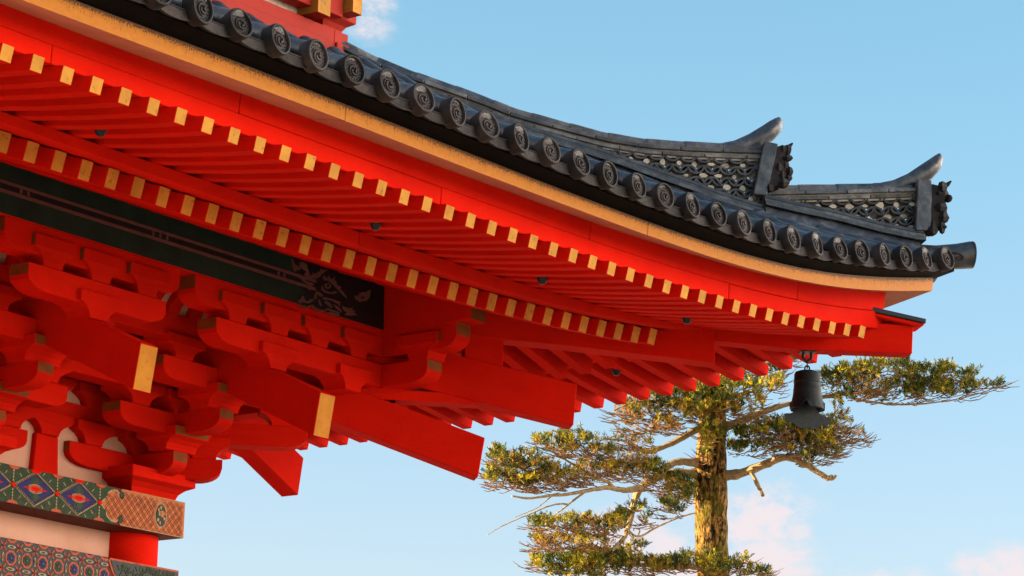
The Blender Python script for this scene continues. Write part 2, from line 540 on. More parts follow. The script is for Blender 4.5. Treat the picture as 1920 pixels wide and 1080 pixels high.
class MB:
    """collects polygons; build() links them as one mesh object"""

    def __init__(s):
        s.v, s.f, s.m, s.uv = [], [], [], {}

    def add(s, verts, faces, mats=0):
        k = len(s.v)
        s.v += [tuple(map(float, p)) for p in verts]
        for i, f in enumerate(faces):
            s.f.append([k + a for a in f])
            s.m.append(mats if isinstance(mats, int) else mats[i])

    def prism(s, a, b, ma=0, mb=0, ms=0):
        """two loops of equal length joined by sides; ms may be a list, one per side"""
        n = len(a)
        faces = [list(range(n))[::-1], list(range(n, 2 * n))]
        mats = [ma, mb]
        for i in range(n):
            j = (i + 1) % n
            faces.append([i, j, n + j, n + i])
            mats.append(ms if isinstance(ms, int) else ms[i])
        s.add(list(a) + list(b), faces, mats)

    def box(s, fn, a0, a1, b0, b1, z0, z1, mats=(0,) * 6):
        """mats: a0 side, a1 side, b0 side, b1 side, bottom, top"""
        p = [fn(a, b, z) for z in (z0, z1) for a, b in ((a0, b0), (a1, b0), (a1, b1), (a0, b1))]
        s.add(p, [(0, 1, 5, 4), (1, 2, 6, 5), (2, 3, 7, 6), (3, 0, 4, 7), (3, 2, 1, 0), (4, 5, 6, 7)],
              [mats[2], mats[1], mats[3], mats[0], mats[4], mats[5]])

    def tube(s, path, radii, n=8, caps=True, m=0):
        path = [np.array(p, float) for p in path]
        k = len(s.v)
        ref = None
        rings = []
        for i, p in enumerate(path):
            t = path[min(i + 1, len(path) - 1)] - path[max(i - 1, 0)]
            t = t / (np.linalg.norm(t) + 1e-9)
            if ref is None:
                ref = np.array([0, 0, 1.0]) if abs(t[2]) < 0.9 else np.array([1.0, 0, 0])
            x = ref - t * (ref @ t)
            x /= np.linalg.norm(x) + 1e-9
            y = np.cross(t, x)
            ref = x
            r = radii[i] if hasattr(radii, '__len__') else radii
            rings.append([p + r * (math.cos(2 * math.pi * a / n) * x + math.sin(2 * math.pi * a / n) * y) for a in range(n)])
        vs = [q for r_ in rings for q in r_]
        fs = []
        for i in range(len(path) - 1):
            for a in range(n):
                b = (a + 1) % n
                fs.append((i * n + a, i * n + b, (i + 1) * n + b, (i + 1) * n + a))
        if caps:
            fs.append(tuple(range(n))[::-1])
            fs.append(tuple(range((len(path) - 1) * n, len(path) * n)))
        s.add(vs, fs, m)

    def lathe(s, fn, prof, n=24, m=0):
        """fn(x, y, z) placed revolve of (radius, z) pairs"""
        vs = []
        for r, z in prof:
            vs += [fn(r * math.cos(2 * math.pi * a / n), r * math.sin(2 * math.pi * a / n), z) for a in range(n)]
        fs = [(i * n + a, i * n + (a + 1) % n, (i + 1) * n + (a + 1) % n, (i + 1) * n + a)
              for i in range(len(prof) - 1) for a in range(n)]
        s.add(vs, fs, m)

    def build(s, name, mats, parent=None, bevel=0.0, smooth=False, recalc=True, uvs=None):
        me = bpy.data.meshes.new(name)
        me.from_pydata(s.v, [], s.f)
        for x in (mats if isinstance(mats, (list, tuple)) else [mats]):
            me.materials.append(x)
        me.polygons.foreach_set('material_index', s.m)
        if uvs is not None:
            ul = me.uv_layers.new(name="UVMap")
            for lp in me.loops:
                ul.data[lp.index].uv = uvs[lp.vertex_index]
        me.update()
        bm = bmesh.new()
        bm.from_mesh(me)
        if recalc:
            bmesh.ops.recalc_face_normals(bm, faces=bm.faces)
        if bevel > 0:
            ed = [e for e in bm.edges if len(e.link_faces) == 2 and e.calc_face_angle(0) > 0.5]
            if ed:
                bmesh.ops.bevel(bm, geom=ed, offset=bevel, segments=1, affect='EDGES', clamp_overlap=True)
        bm.to_mesh(me)
        bm.free()
        if smooth:
            me.polygons.foreach_set('use_smooth', [True] * len(me.polygons))
            try:
                me.set_sharp_from_angle(angle=R(40))
            except Exception:
                pass
        o = bpy.data.objects.new(name, me)
        COL.objects.link(o)
        if parent:
            adopt(o, parent)
        return o


def adopt(o, parent):
    o.parent = parent
    w = Matrix.Identity(4)
    p = parent
    chain = []
    while p:
        chain.append(p)
        p = p.parent
    for p in reversed(chain):
        w = w @ p.matrix_parent_inverse @ p.matrix_basis
    o.matrix_parent_inverse = w.inverted()


def empty(name, loc, parent=None):
    o = bpy.data.objects.new(name, None)
    o.location = loc
    o.empty_display_size = 0.3
    COL.objects.link(o)
    if parent:
        adopt(o, parent)
    return o


def tag(o, label=None, cat=None, group=None, kind=None):
    for k, x in (('label', label), ('category', cat), ('group', group), ('kind', kind)):
        if x:
            o[k] = x
    return o


# the two facades: u runs along the facade (0 at the eave corner, negative inward), v is the depth behind the eave line
def Lf(u, v, z):
    return (u, v, z)


def Rf(u, v, z):
    return (-v, -u, z)


def Dg(d, o, z):                    # the diagonal plane through the corner: d metres in from each eave line
    return (-d + o * 0.70711, d + o * 0.70711, z)


def smooth_tab(tab, w=0.3):
    xs, ys = np.array(tab).T

    def f(u):
        return float(np.mean([np.interp(u + k, xs, ys) for k in (-w, -w / 2, 0, w / 2, w)]))
    return f


def zF(u):                          # underside of the flying rafters at their ends
    t = max(0.0, (u + 8) / 8)
    return 5.844 + 0.192 * t ** 2 - 0.505 * t ** 3 + 0.614 * t ** 4


def zB(u):                          # underside of the base rafters at their ends
    t = max(0.0, (u + 8) / 8)
    return 5.806 - 0.162 * t ** 2 + 0.067 * t ** 3 + 0.491 * t ** 4


fas_top = smooth_tab([(-12, 6.12), (-8.5, 6.123), (-7.7, 6.124), (-6.5, 6.138), (-5.4, 6.148), (-4.2, 6.163), (-3.65, 6.170),
                      (-3.1, 6.184), (-2.48, 6.213), (-1.85, 6.246), (-1.19, 6.305), (-0.48, 6.400), (-0.04, 6.477), (0.4, 6.56)])
yel_bot = smooth_tab([(-12, 6.07), (-8.5, 6.073), (-7.5, 6.083), (-7, 6.09), (-6.2, 6.098), (-5.3, 6.097), (-4.25, 6.106),
                      (-3.7, 6.111), (-3.14, 6.121), (-2.54, 6.138), (-1.91, 6.177), (-1.24, 6.244), (-0.54, 6.356), (0.2, 6.512), (0.6, 6.60)])
yel_top = smooth_tab([(-12, 6.165), (-8.2, 6.168), (-7, 6.182), (-5.7, 6.185), (-4.3, 6.186), (-3.7, 6.195), (-3.15, 6.201),
                      (-2.55, 6.222), (-1.92, 6.259), (-1.25, 6.33), (-0.544, 6.45), (0.215, 6.606), (0.6, 6.69)])
E_disc = smooth_tab([(-12, 6.30), (-6, 6.302), (-4, 6.306), (-3.44, 6.314), (-3.0, 6.330), (-2.57, 6.347), (-2, 6.374),
                     (-1.43, 6.436), (-0.85, 6.523), (-0.25, 6.622), (0.107, 6.700), (0.5, 6.80)])


def G(v):                           # rise of the roof behind the eave
    w = v + 0.36
    return 0.335 * w + 0.06 * w * w if w > 0 else 0.335 * w


USTA = [-11.0, -10, -9] + [-8.5 + 0.25 * i for i in range(34)]


def sweep(mb, prof, fn, mats, seg=None):
    """sweep a closed profile [(v, z), ...] = prof(u) along the facade, mitred at the corner; seg = (from, to) cuts one board out"""
    rows = []
    n = len(prof(-3.0))
    vs = [v for v, z in prof(-0.5)]
    last = [(-v, v, prof(-v)[i][1]) for i, v in enumerate(vs)]
    end = min(p[0] for p in last) - 0.03
    ua, ub = seg if seg else (-11.0, 9.0)
    st = [ua] + [u for u in USTA if ua + 0.05 < u < ub - 0.05] + ([ub] if ub < end else [])
    for u in st:
        if u < end:
            rows.append([(u, v, z) for v, z in prof(u)])
    if ub >= end:
        rows.append(last)
    pts = [fn(*p) for r in rows for p in r]
    fs, ms = [], []
    for i in range(len(rows) - 1):
        for a in range(n):
            b = (a + 1) % n
            fs.append((i * n + a, i * n + b, (i + 1) * n + b, (i + 1) * n + a))
            ms.append(mats[a])
    fs += [tuple(range(n)), tuple(range((len(rows) - 1) * n, len(rows) * n))]
    ms += [mats[0], mats[0]]
    mb.add(pts, fs, ms)
    return rows


def boards(name, prof, fn, mats, material, cuts, jit=0.0015, uvrow=None, **k):
    """one board after another along the eave, with hairline joints and a little misalignment"""
    rb = random.Random(name + str(cuts[0]))
    cs = [-11.0] + list(cuts) + [9.0]
    for a, b in zip(cs[:-1], cs[1:]):
        mb = MB()
        dv, dz = rb.uniform(-jit, jit), rb.uniform(-jit, jit)
        rows = sweep(mb, lambda u: [(v + dv, z + dz) for v, z in prof(u)], fn, mats, (a + 0.002, b - 0.002))
        uvs = None
        if uvrow:
            uvs = [(p[0] * 4.0, uvrow[i]) for r in rows for i, p in enumerate(r)]
        part(name, mb, material, uvs=uvs, **k)


# ------------------------------------------------------------------ ground
gm, gnt, gn, gl, gb = mat("pale_gravel")
gt = gn.new('ShaderNodeTexCoord')
gno = gn.new('ShaderNodeTexNoise')
gno.inputs['Scale'].default_value = 3
gno.inputs['Detail'].default_value = 10
gl.new(gt.outputs['Object'], gno.inputs['Vector'])
gmx = gn.new('ShaderNodeMix')
gmx.data_type = 'RGBA'
gl.new(gno.outputs['Fac'], gmx.inputs[0])
gmx.inputs[6].default_value = (0.27, 0.225, 0.18, 1)
gmx.inputs[7].default_value = (0.35, 0.30, 0.25, 1)
gl.new(gmx.outputs[2], gb.inputs['Base Color'])
gb.inputs['Roughness'].default_value = 0.95
g = MB()
g.add([(-3000, -3000, 0), (3000, -3000, 0), (3000, 3000, 0), (-3000, 3000, 0)], [(0, 1, 2, 3)])
tag(g.build("ground", gm), kind='structure')

# unseen wooded slope, added to darken the left-facing faces under the eave
hm = painted("shade_hill_woods", (0.030, 0.045, 0.015), (0.012, 0.022, 0.008), 0.9, 0.35, 0.3, 0.05, 0.0)
g = MB()
na, nr_ = 40, 10
pts, fs = [], []
for i in range(na + 1):
    a = R(150 + 84 * i / na)
    for k in range(nr_ + 1):
        t = k / nr_
        r_ = 38 + 60 * t
        e_ = min(1.0, i / 4, (na - i) / 6)
        z = e_ * 34 * math.sin(t * math.pi / 2) ** 0.6 * (1 + 0.18 * noise.noise(Vector((i * 0.5, k * 0.6, 2)))) - 0.2
        pts.append((-8 + r_ * math.cos(a), -2 + r_ * math.sin(a), z))
for i in range(na):
    for k in range(nr_):
        q = i * (nr_ + 1) + k
        fs.append((q, q + 1, q + nr_ + 2, q + nr_ + 1))
g.add(pts, fs)
tag(g.build("added_shade_hill", hm, smooth=True, recalc=False), kind='structure')

# ------------------------------------------------------------------ the pagoda
PAG = empty("pagoda", (-6, 6, 0))
tag(PAG, "vermilion pagoda corner with upswept dark tiled eave above stacked red brackets", "pagoda")


def part(name, mb, mats, parent=PAG, **k):
    return mb.build(name, mats, parent, **k)


# flying rafters -----------------------------------------------------------------------------------------------------
U_R = [-8.437 + 0.2 * i for i in range(-6, 41)]


def rise(v):                        # the flying rafters curve up towards the wall
    return 0.105 * v + 0.035 * v * v


for fn, us in ((Lf, U_R), (Rf, [u for u in U_R if u > -7.3])):
    for u in us:
        w, h = 0.0395, 0.080
        v1 = min(1.25, -u - 0.085)
        vs = [0.0, v1]
        mb = MB()
        z0 = zF(u) + random.uniform(-0.003, 0.003)
        pts, fs, ms = [], [(3, 2, 1, 0)], [1]
        for i, t in enumerate((0.0, 0.2, 0.45, 0.7, 1.0)):
            v = v1 * t
            zb = z0 + rise(v)
            vt = v - 0.020 * (1 - t)
            pts += [fn(u - w, v, zb), fn(u + w, v, zb), fn(u + w, vt, zb + h), fn(u - w, vt, zb + h)]
        for i in range(4):
            for c in range(4):
                fs.append((i * 4 + c, i * 4 + (c + 1) % 4, (i + 1) * 4 + (c + 1) % 4, (i + 1) * 4 + c))
                ms.append(0)
        fs.append((16, 17, 18, 19))
        ms.append(0)
        mb.add(pts, fs, ms)
        part("flying_rafter", mb, [RED, OCHRE], bevel=0.003)

# base rafters -------------------------------------------------------------------------------------------------------
V_B, Z_P = 1.037, 6.284


def z_base(u, v):
    return zB(u) + (Z_P - zB(u)) * (v - V_B) / (2.406 - V_B)


for fn, us in ((Lf, [u for u in U_R if u < -1.3]), (Rf, [u for u in U_R if -7.3 < u < -1.3])):
    for u in us:
        w, h = 0.043, 0.106
        v1 = min(3.5, -u - 0.11)
        mb = MB()
        sl = (Z_P - zB(u)) / (2.406 - V_B)
        z0 = zB(u) + random.uniform(-0.003, 0.003)
        a = [fn(u - w, V_B, z0), fn(u + w, V_B, z0), fn(u + w, V_B - 0.030, z0 + h), fn(u - w, V_B - 0.030, z0 + h)]
        zb = z0 + sl * (v1 - V_B)
        b = [fn(u - w, v1, zb), fn(u + w, v1, zb), fn(u + w, v1, zb + h), fn(u - w, v1, zb + h)]
        mb.prism(a, b, 1, 0, 0)
        part("base_rafter", mb, [RED, OCHRE_MID], bevel=0.003)

# boards along the eave ----------------------------------------------------------------------------------------------
for fn in (Lf, Rf):
    # sheathing above the rafters
    for nm, z_of, va, vb in (("eave_ceiling", lambda u, v: zF(u) + rise(v) + 0.081, 0.06, 1.3),
                             ("eave_ceiling", lambda u, v: z_base(u, v) + 0.108, 1.06, 3.6)):
        mb = MB()
        st = [u for u in USTA if u < -va - 0.05] + [-va - 0.02]
        ns = 4
        pts, fs = [], []
        for u in st:
            for k in range(ns + 1):
                v = va + (min(vb, -u) - va) * k / ns
                pts.append(fn(u, v, z_of(u, v)))
        nn = ns + 1
        for i in range(len(st) - 1):
            for k in range(ns):
                fs.append((i * nn + k, i * nn + k + 1, (i + 1) * nn + k + 1, (i + 1) * nn + k))
        mb.add(pts, fs)
        mb.add([(x, y, z + 0.018) for x, y, z in pts], fs)
        part(nm, mb, [RED], recalc=False)
    # batten on the base rafter ends
    boards("rafter_batten", lambda u: [(0.905, zB(u) + 0.106), (0.900, zF(u) + rise(0.9) + 0.002), (1.13, zF(u) + rise(1.13) - 0.002), (1.13, zB(u) + 0.150), (1.0, zB(u) + 0.110)],
           fn, [0] * 5, [RED], (-7.6, -4.7, -2.3), bevel=0.003)
    # fascia of two boards
    fmid = lambda u: 0.52 * (zF(u) + 0.086) + 0.48 * fas_top(u)
    boards("fascia_board", lambda u: [(0.040, zF(u) + 0.086), (0.036, fmid(u)), (0.17, fmid(u)), (0.17, zF(u) + 0.10)], fn, [0] * 4, [RED], (-8.1, -5.05, -2.05), bevel=0.003)
    boards("fascia_board", lambda u: [(0.044, fmid(u) + 0.003), (0.030, fas_top(u) + 0.012), (0.17, fas_top(u) + 0.012), (0.17, fmid(u) + 0.003)], fn, [0] * 4, [RED], (-6.75, -3.6, -1.2), bevel=0.003)
    # ochre eave board with pale underside
    pr = lambda u: [(-0.205, yel_bot(u)), (-0.210, yel_top(u)), (0.20, yel_top(u) + 0.05), (0.20, fas_top(u) + 0.034), (0.026, fas_top(u) + 0.002)]
    boards("eave_board", pr, fn, [0, 0, 1, 1, 1], [OCHRE_BOARD, PINK], (-8.6, -6.2, -3.35, -1.55), uvrow=(0, 1, 1, 0, 0))
    # near-black tile bed
    mb = MB()
    sweep(mb, lambda u: [(-0.185, yel_top(u) + 0.003), (-0.315, E_disc(u) - 0.088), (-0.315, E_disc(u) - 0.055), (0.20, E_disc(u) + 0.085), (0.20, yel_top(u) + 0.052)],
          fn, [0] * 5)
    part("tile_bed", mb, [NEAR_BLACK])

# roof ---------------------------------------------------------------------------------------------------------------
PITCH = 0.2925
U_T = [-7.828 + PITCH * k for k in range(-5, 27)] + [0.075]


def z_roof(u, v):
    return E_disc(u) + G(v)


for fn in (Lf, Rf):
    mb = MB()
    st = []
    for a, b in zip(U_T[:-1], U_T[1:]):
        st += [a + (b - a) * t for t in (0, 0.25, 0.5, 0.75)]
    st += [U_T[-1]]
    ns = 14
    pts, fs = [], []
    for i, u in enumerate(st):
        sag = (0.0, -0.028, -0.040, -0.028)[i % 4]
        vm = max(-0.33, min(2.78, -u))
        for k in range(ns + 1):
            v = -0.345 + (vm + 0.345) * k / ns
            pts.append(fn(u, v, z_roof(u, v) - 0.030 + sag))
    nn = ns + 1
    for i in range(len(st) - 1):
        for k in range(ns):
            fs.append((i * nn + k, i * nn + k + 1, (i + 1) * nn + k + 1, (i + 1) * nn + k))
    mb.add(pts, fs)
    part("pan_tile_slope", mb, [TILE], recalc=False, smooth=True)


def disc_mesh():
    """round eave tile face: rim, ring of beads and a three-comma swirl; faces local -Y, centre at the origin"""
    mb = MB()
    f = lambda x, y, z: (x, -z, y)
    mb.lathe(f, [(0.066, -0.06), (0.081, -0.05), (0.084, 0.010), (0.079, 0.020), (0.070, 0.021), (0.065, 0.014), (0.063, 0.006), (0.0005, 0.005)], 32)
    for k in range(16):
        a = 2 * math.pi * k / 16
        cx, cy, r = 0.054 * math.cos(a), 0.054 * math.sin(a), 0.0048
        v = [f(cx + r * math.cos(t), cy + r * math.sin(t), 0.006) for t in (0, 1.05, 2.09, 3.14, 4.19, 5.24)] + [f(cx, cy, 0.012)]
        mb.add(v, [(i, (i + 1) % 6, 6) for i in range(6)])
    for k in range(3):
        a0 = 2 * math.pi * k / 3
        pth, rad = [], []
        for t in np.linspace(0, 1, 12):
            a = a0 + t * 3.6
            r = 0.013 + 0.028 * t
            pth.append(f(r * math.cos(a), r * math.sin(a), 0.008))
            rad.append(0.0095 * (1 - t) ** 0.8 + 0.002)
        mb.tube(pth, rad, 6)
    return mb


DISC = disc_mesh().build("tile_end", [TILE_D], None, smooth=True)
DISC_ME = DISC.data
bpy.data.objects.remove(DISC)
TILT = math.atan(0.335)
SPOKE = Matrix.Rotation(-TILT * 0.45, 4, 'X')


def round_tile(fn, u, right=False):
    vend = min(2.72, -u - 0.06)
    path, rad = [], []
    v = -0.36
    seg = 0
    u += random.uniform(-0.006, 0.006)
    while v < vend:
        for dv, r in ((0.0, 0.0705), (0.015, 0.0715), (0.05, 0.0665), (0.295, 0.0655)):
            if v + dv <= vend + 0.001:
                path.append(fn(u, v + dv, z_roof(u, v + dv)))
                rad.append(r)
        v += 0.31
        seg += 1
    if len(path) < 2:
        path = [fn(u, -0.36, z_roof(u, -0.36)), fn(u, 0.05, z_roof(u, 0.05))]
        rad = [0.07, 0.066]
    mb = MB()
    mb.tube(path, rad, 14)
    o = part("round_tile", mb, [TILE], smooth=True)
    d = bpy.data.objects.new("tile_end", DISC_ME)
    COL.objects.link(d)
    rot = Matrix.Rotation(random.uniform(0, 6.28), 4, 'Y')
    zr = Matrix.Rotation(R(90), 4, 'Z') if right else Matrix.Identity(4)
    d.matrix_basis = Matrix.Translation(fn(u, -0.375, z_roof(u, -0.36) - 0.004)) @ zr @ SPOKE @ Matrix.Rotation(R(random.uniform(-7, 7)), 4, 'Z') @ Matrix.Rotation(R(random.uniform(-5, 5)), 4, 'X') @ rot @ Matrix.Scale(random.uniform(0.95, 1.03), 4)
    adopt(d, o)
    return o


for fn, us in ((Lf, U_T), (Rf, U_T[16:])):
    for u in us:
        round_tile(fn, u, fn is Rf)
    # front pan tiles between the round ones
    for a, b in zip(us[:-1], us[1:]):
        mb = MB()
        n = 8
        top, bot = [], []
        for k in range(n + 1):
            t = k / n
            u = a + (b - a) * t
            s = 4 * t * (1 - t)
            base = E_disc(a) + (E_disc(b) - E_disc(a)) * t
            top.append((u, base - 0.020 - 0.012 * s))
            bot.append((u, base - 0.066 - 0.026 * s))
        loop = top + bot[::-1]
        A = [fn(u, -0.352, z) for u, z in loop]
        B = [fn(u, -0.20, z + 0.05) for u, z in loop]
        mb.prism(A, B)
        o = part("eave_pan_tile", mb, [TILE_D])
        for row, dz, rr in ((bot, 0.002, 0.0045), (top, -0.003, 0.004)):
            lip = MB()
            lip.tube([fn(u, -0.353, z + dz) for u, z in row], rr, 6)
            part("tile_lip", lip, [TILE_D], parent=o, smooth=True)

# corner tile on the hip
mb = MB()
path = [Dg(d, 0, z) for d, z in ((0.6, 6.90), (0.25, 6.800), (-0.05, 6.757), (-0.22, 6.753), (-0.33, 6.768), (-0.40, 6.785))]
mb.tube(path, [0.075, 0.075, 0.078, 0.083, 0.090, 0.096], 18)
o = part("corner_tile", mb, [TILE], smooth=True)
mb = MB()
f = lambda x, y, z: tuple(np.array(Dg(-0.402, 0, 6.785)) + np.array([0.70711, -0.70711, 0.10]) * z + np.array([0.70711, 0.70711, 0]) * x + np.array([0, 0, 1.0]) * y)
mb.lathe(f, [(0.09, -0.02), (0.096, 0), (0.093, 0.012), (0.08, 0.013), (0.074, 0.002), (0.0005, 0.002)], 24)
part("tile_end", mb, [TILE_D], parent=o, smooth=True)
mb = MB()
pth = [Dg(-0.30 - 0.035 * t + 0.045 * math.cos(t * 9) * (1 - t), -0.098, 6.735 + 0.04 * math.sin(t * 9) * (1 - t)) for t in np.linspace(0, 1, 16)]
mb.tube(pth, 0.006, 5)
mb.tube([Dg(-0.15, -0.09, 6.73), Dg(-0.2, -0.094, 6.70), Dg(-0.26, -0.094, 6.69), Dg(-0.30, -0.096, 6.71)], 0.007, 5)
part("curl", mb, [TILE_D], parent=o)
# under-tile at the corner
mb = MB()
A = [Dg(d, -0.07, z) for d, z in ((0.3, 6.70), (-0.29, 6.665), (-0.30, 6.70), (0.3, 6.76))]
B = [Dg(d, 0.07, z) for d, z in ((0.3, 6.70), (-0.29, 6.665), (-0.30, 6.70), (0.3, 6.76))]
mb.prism(A, B)
part("corner_pan_tile", mb, [TILE_D], bevel=0.01)


# corner ridges ------------------------------------------------------------------------------------------------------
def ridge(top_pts, base_pts, plate, face, horn, half=0.085):
    """a hip ridge in two dimensions (d, z) on the diagonal: top roll, two tile courses, ring lattice, base courses"""
    tp = np.array(top_pts)
    bs = np.array(base_pts)
    o_t = np.argsort(tp[:, 0])
    ztop = lambda d: float(np.interp(d, tp[o_t, 0], tp[o_t, 1]))
    o_b = np.argsort(bs[:, 0])
    zbase = lambda d: float(np.interp(d, bs[o_b, 0], bs[o_b, 1]))
    d0, d1 = tp[:, 0].min(), tp[:, 0].max()
    root = empty("corner_ridge", Dg((d0 + d1) / 2, 0, zbase((d0 + d1) / 2)), PAG)
    # heart of the ridge above and below the openwork
    ds = np.linspace(d0, d1, 22)
    mb = MB()
    hw_ = half - 0.02
    for a, b in zip(ds[:-1], ds[1:]):
        for lo, hi in ((lambda d: max(zbase(d) - 0.05, ztop(d) - 0.125), lambda d: ztop(d) - 0.06), (lambda d: zbase(d) - 0.05, lambda d: zbase(d) + 0.014)):
            A = [Dg(a, -hw_, lo(a)), Dg(a, hw_, lo(a)), Dg(a, hw_, hi(a)), Dg(a, -hw_, hi(a))]
            B = [Dg(b, -hw_, lo(b)), Dg(b, hw_, lo(b)), Dg(b, hw_, hi(b)), Dg(b, -hw_, hi(b))]
            mb.prism(A, B)
    core = mb
    # top roll of round tiles
    L = 0.19
    d = d1
    while d > d0 + 0.02:
        e = max(d - L, d0)
        mb = MB()
        n = 5
        path = [Dg(d + (e - d) * k / n, 0, ztop(d + (e - d) * k / n) - 0.033) for k in range(n + 1)]
        mb.tube(path, [0.050, 0.050, 0.049, 0.048, 0.047, 0.0465], 14)
        part("ridge_roll_tile", mb, [TILE_L if random.random() < 0.6 else TILE], parent=root, smooth=True)
        d = e
    # flat courses below the roll
    for dz, hh, ex, off in ((-0.062, 0.026, 0.010, 0.0), (-0.100, 0.026, 0.0, 0.09)):
        d = d1 + off
        while d > d0 + 0.02:
            a = min(d, d1)
            e = max(d - 0.21, d0)
            mb = MB()
            n = 3
            rows = []
            for k in range(n + 1):
                q = a + (e + 0.004 - a) * k / n
                z = ztop(q) + dz
                hw = half + ex
                rows.append([Dg(q, -hw, z - hh / 2), Dg(q, hw, z - hh / 2), Dg(q, hw, z + hh / 2), Dg(q, -hw, z + hh / 2)])
            k0 = 0
            pts = [p for r in rows for p in r]
            fs = [(3, 2, 1, 0), (4 * n, 4 * n + 1, 4 * n + 2, 4 * n + 3)]
            for i in range(n):
                for c in range(4):
                    fs.append((i * 4 + c, i * 4 + (c + 1) % 4, (i + 1) * 4 + (c + 1) % 4, (i + 1) * 4 + c))
            mb.add(pts, fs)
            part("ridge_course_tile", mb, [TILE_L if random.random() < 0.75 else TILE], parent=root, bevel=0.003)
            d = e
    mb = MB()
    for a, b in zip(ds[:-1], ds[1:]):
        A = [Dg(a, q, z) for q, z in ((-half - 0.20, zbase(a) - 0.28), (half + 0.20, zbase(a) - 0.28), (half + 0.05, zbase(a) - 0.07), (-half - 0.05, zbase(a) - 0.07))]
        B = [Dg(b, q, z) for q, z in ((-half - 0.20, zbase(b) - 0.28), (half + 0.20, zbase(b) - 0.28), (half + 0.05, zbase(b) - 0.07), (-half - 0.05, zbase(b) - 0.07))]
        mb.prism(A, B)
    part("ridge_bed", mb, [TILE], parent=root)
    # base courses lying on the slope
    for dz, ex in ((0.0, 0.035), (-0.032, 0.055), (-0.064, 0.085)):
        mb = MB()
        n = 16
        rows = []
        for q in np.linspace(d1, d0 - 0.03, n + 1):
            z = zbase(q) + dz
            hw = half + ex
            rows.append([Dg(q, -hw, z - 0.013), Dg(q, hw, z - 0.013), Dg(q, hw, z + 0.013), Dg(q, -hw, z + 0.013)])
        pts = [p for r in rows for p in r]
        fs = [(3, 2, 1, 0), (4 * n, 4 * n + 1, 4 * n + 2, 4 * n + 3)]
        for i in range(n):
            for c in range(4):
                fs.append((i * 4 + c, i * 4 + (c + 1) % 4, (i + 1) * 4 + (c + 1) % 4, (i + 1) * 4 + c))
        mb.add(pts, fs)
        part("ridge_base_course", mb, [TILE], parent=root, bevel=0.003)
    # openwork of half pipes laid crosswise, bellies up and down by turns, with pale dabs between them
    mb = core
    r, tk = 0.056, 0.014
    s2 = 1.41421
    rowh = 0.080
    rl = random.Random(int(d1 * 100))

    def pipe(arc):
        n_ = len(arc)
        ce = np.array(arc)
        loop = []
        for q in (0, 1):
            row = []
            for k_ in range(n_):
                tg = ce[min(k_ + 1, n_ - 1)] - ce[max(k_ - 1, 0)]
                nn_ = np.array([-tg[1], tg[0]]) / (np.hypot(*tg) + 1e-9) * tk * (0.5 if q else -0.5)
                row.append((ce[k_][0] + nn_[0] / s2, ce[k_][1] + nn_[1]))
            loop += row if q == 0 else row[::-1]
        hh = half - 0.012 + rl.uniform(-0.006, 0.006)
        mb.prism([Dg(d, -hh, z) for d, z in loop], [Dg(d, hh, z) for d, z in loop], 1, 1, 1)

    for j in range(-1, 8):
        nc = int((d1 - d0) * s2 / (2 * r)) + 2
        for i in range(-1, nc):
            for flip in (1, -1):
                s_c = (i + 0.5 * (j % 2) + (0.5 if flip < 0 else 0)) * 2 * r + rl.uniform(-0.004, 0.004)
                arc = []
                for t in np.linspace(0.10, math.pi - 0.10, 9):
                    s_ = s_c + r * math.cos(t)
                    dd = d0 + s_ / s2 + 0.012
                    zq = ztop(min(max(dd, d0), d1)) - 0.120 - rowh * j + flip * r * 0.95 * math.sin(t) - (r * 0.48 if flip > 0 else -r * 0.48)
                    if d0 < dd < d1 and zbase(dd) < zq < ztop(dd) - 0.112:
                        arc.append((dd, zq))
                    else:
                        if len(arc) > 2:
                            pipe(arc)
                        arc = []
                if len(arc) > 2:
                    pipe(arc)
            # pale dab filling a gap
            dd = d0 + (i + 0.5 * (j % 2) + 0.25) * 2 * r / s2
            zq = ztop(min(max(dd, d0), d1)) - 0.120 - rowh * (j + 0.5)
            if d0 < dd < d1 and zbase(dd) < zq < ztop(dd) - 0.11 and rl.random() < 0.92:
                w_, h_ = rl.uniform(0.010, 0.026), rl.uniform(0.010, 0.028)
                o_ = rl.uniform(-0.070, -0.045)
                A = [Dg(dd + w_ * math.cos(t) * rl.uniform(0.7, 1.2), o_, zq + h_ * math.sin(t)) for t in np.linspace(0, 6.28, 7)[:-1]]
                B = [Dg(dd + 1.3 * w_ * math.cos(t), 0.04, zq + 1.3 * h_ * math.sin(t)) for t in np.linspace(0, 6.28, 7)[:-1]]
                mb.prism(A, B)
    part("ring_lattice_wall", mb, [LATTICE_PL, RING], parent=root)
    # end plate
    mb = MB()
    A = [Dg(d, -half - 0.05, z) for d, z in plate]
    B = [Dg(d, half + 0.05, z) for d, z in plate]
    mb.prism(A, B)
    part("end_plate", mb, [TILE], parent=root, bevel=0.006)
    # ogre face tile
    fc = face
    mb = MB()
    secs = [(-0.13, 0.72), (-0.10, 0.92), (-0.04, 1.0), (0.04, 1.0), (0.10, 0.92), (0.13, 0.72)]
    cx = np.mean([p[0] for p in fc])
    cz = np.mean([p[1] for p in fc])
    back = max(p[0] for p in fc)
    pts, fs = [], []
    n = len(fc)
    for off, sc in secs:
        for d, z in fc:
            pts.append(Dg(back + (d - back) * sc, off, cz + (z - cz) * (0.75 + 0.25 * sc)))
    for i in range(len(secs) - 1):
        for c in range(n):
            fs.append((i * n + c, i * n + (c + 1) % n, (i + 1) * n + (c + 1) % n, (i + 1) * n + c))
    fs.append(tuple(range(n)))
    fs.append(tuple(range((len(secs) - 1) * n, len(secs) * n)))
    mb.add(pts, fs)
    rng = random.Random(int(cz * 1000))
    zs = [p[1] for p in fc]
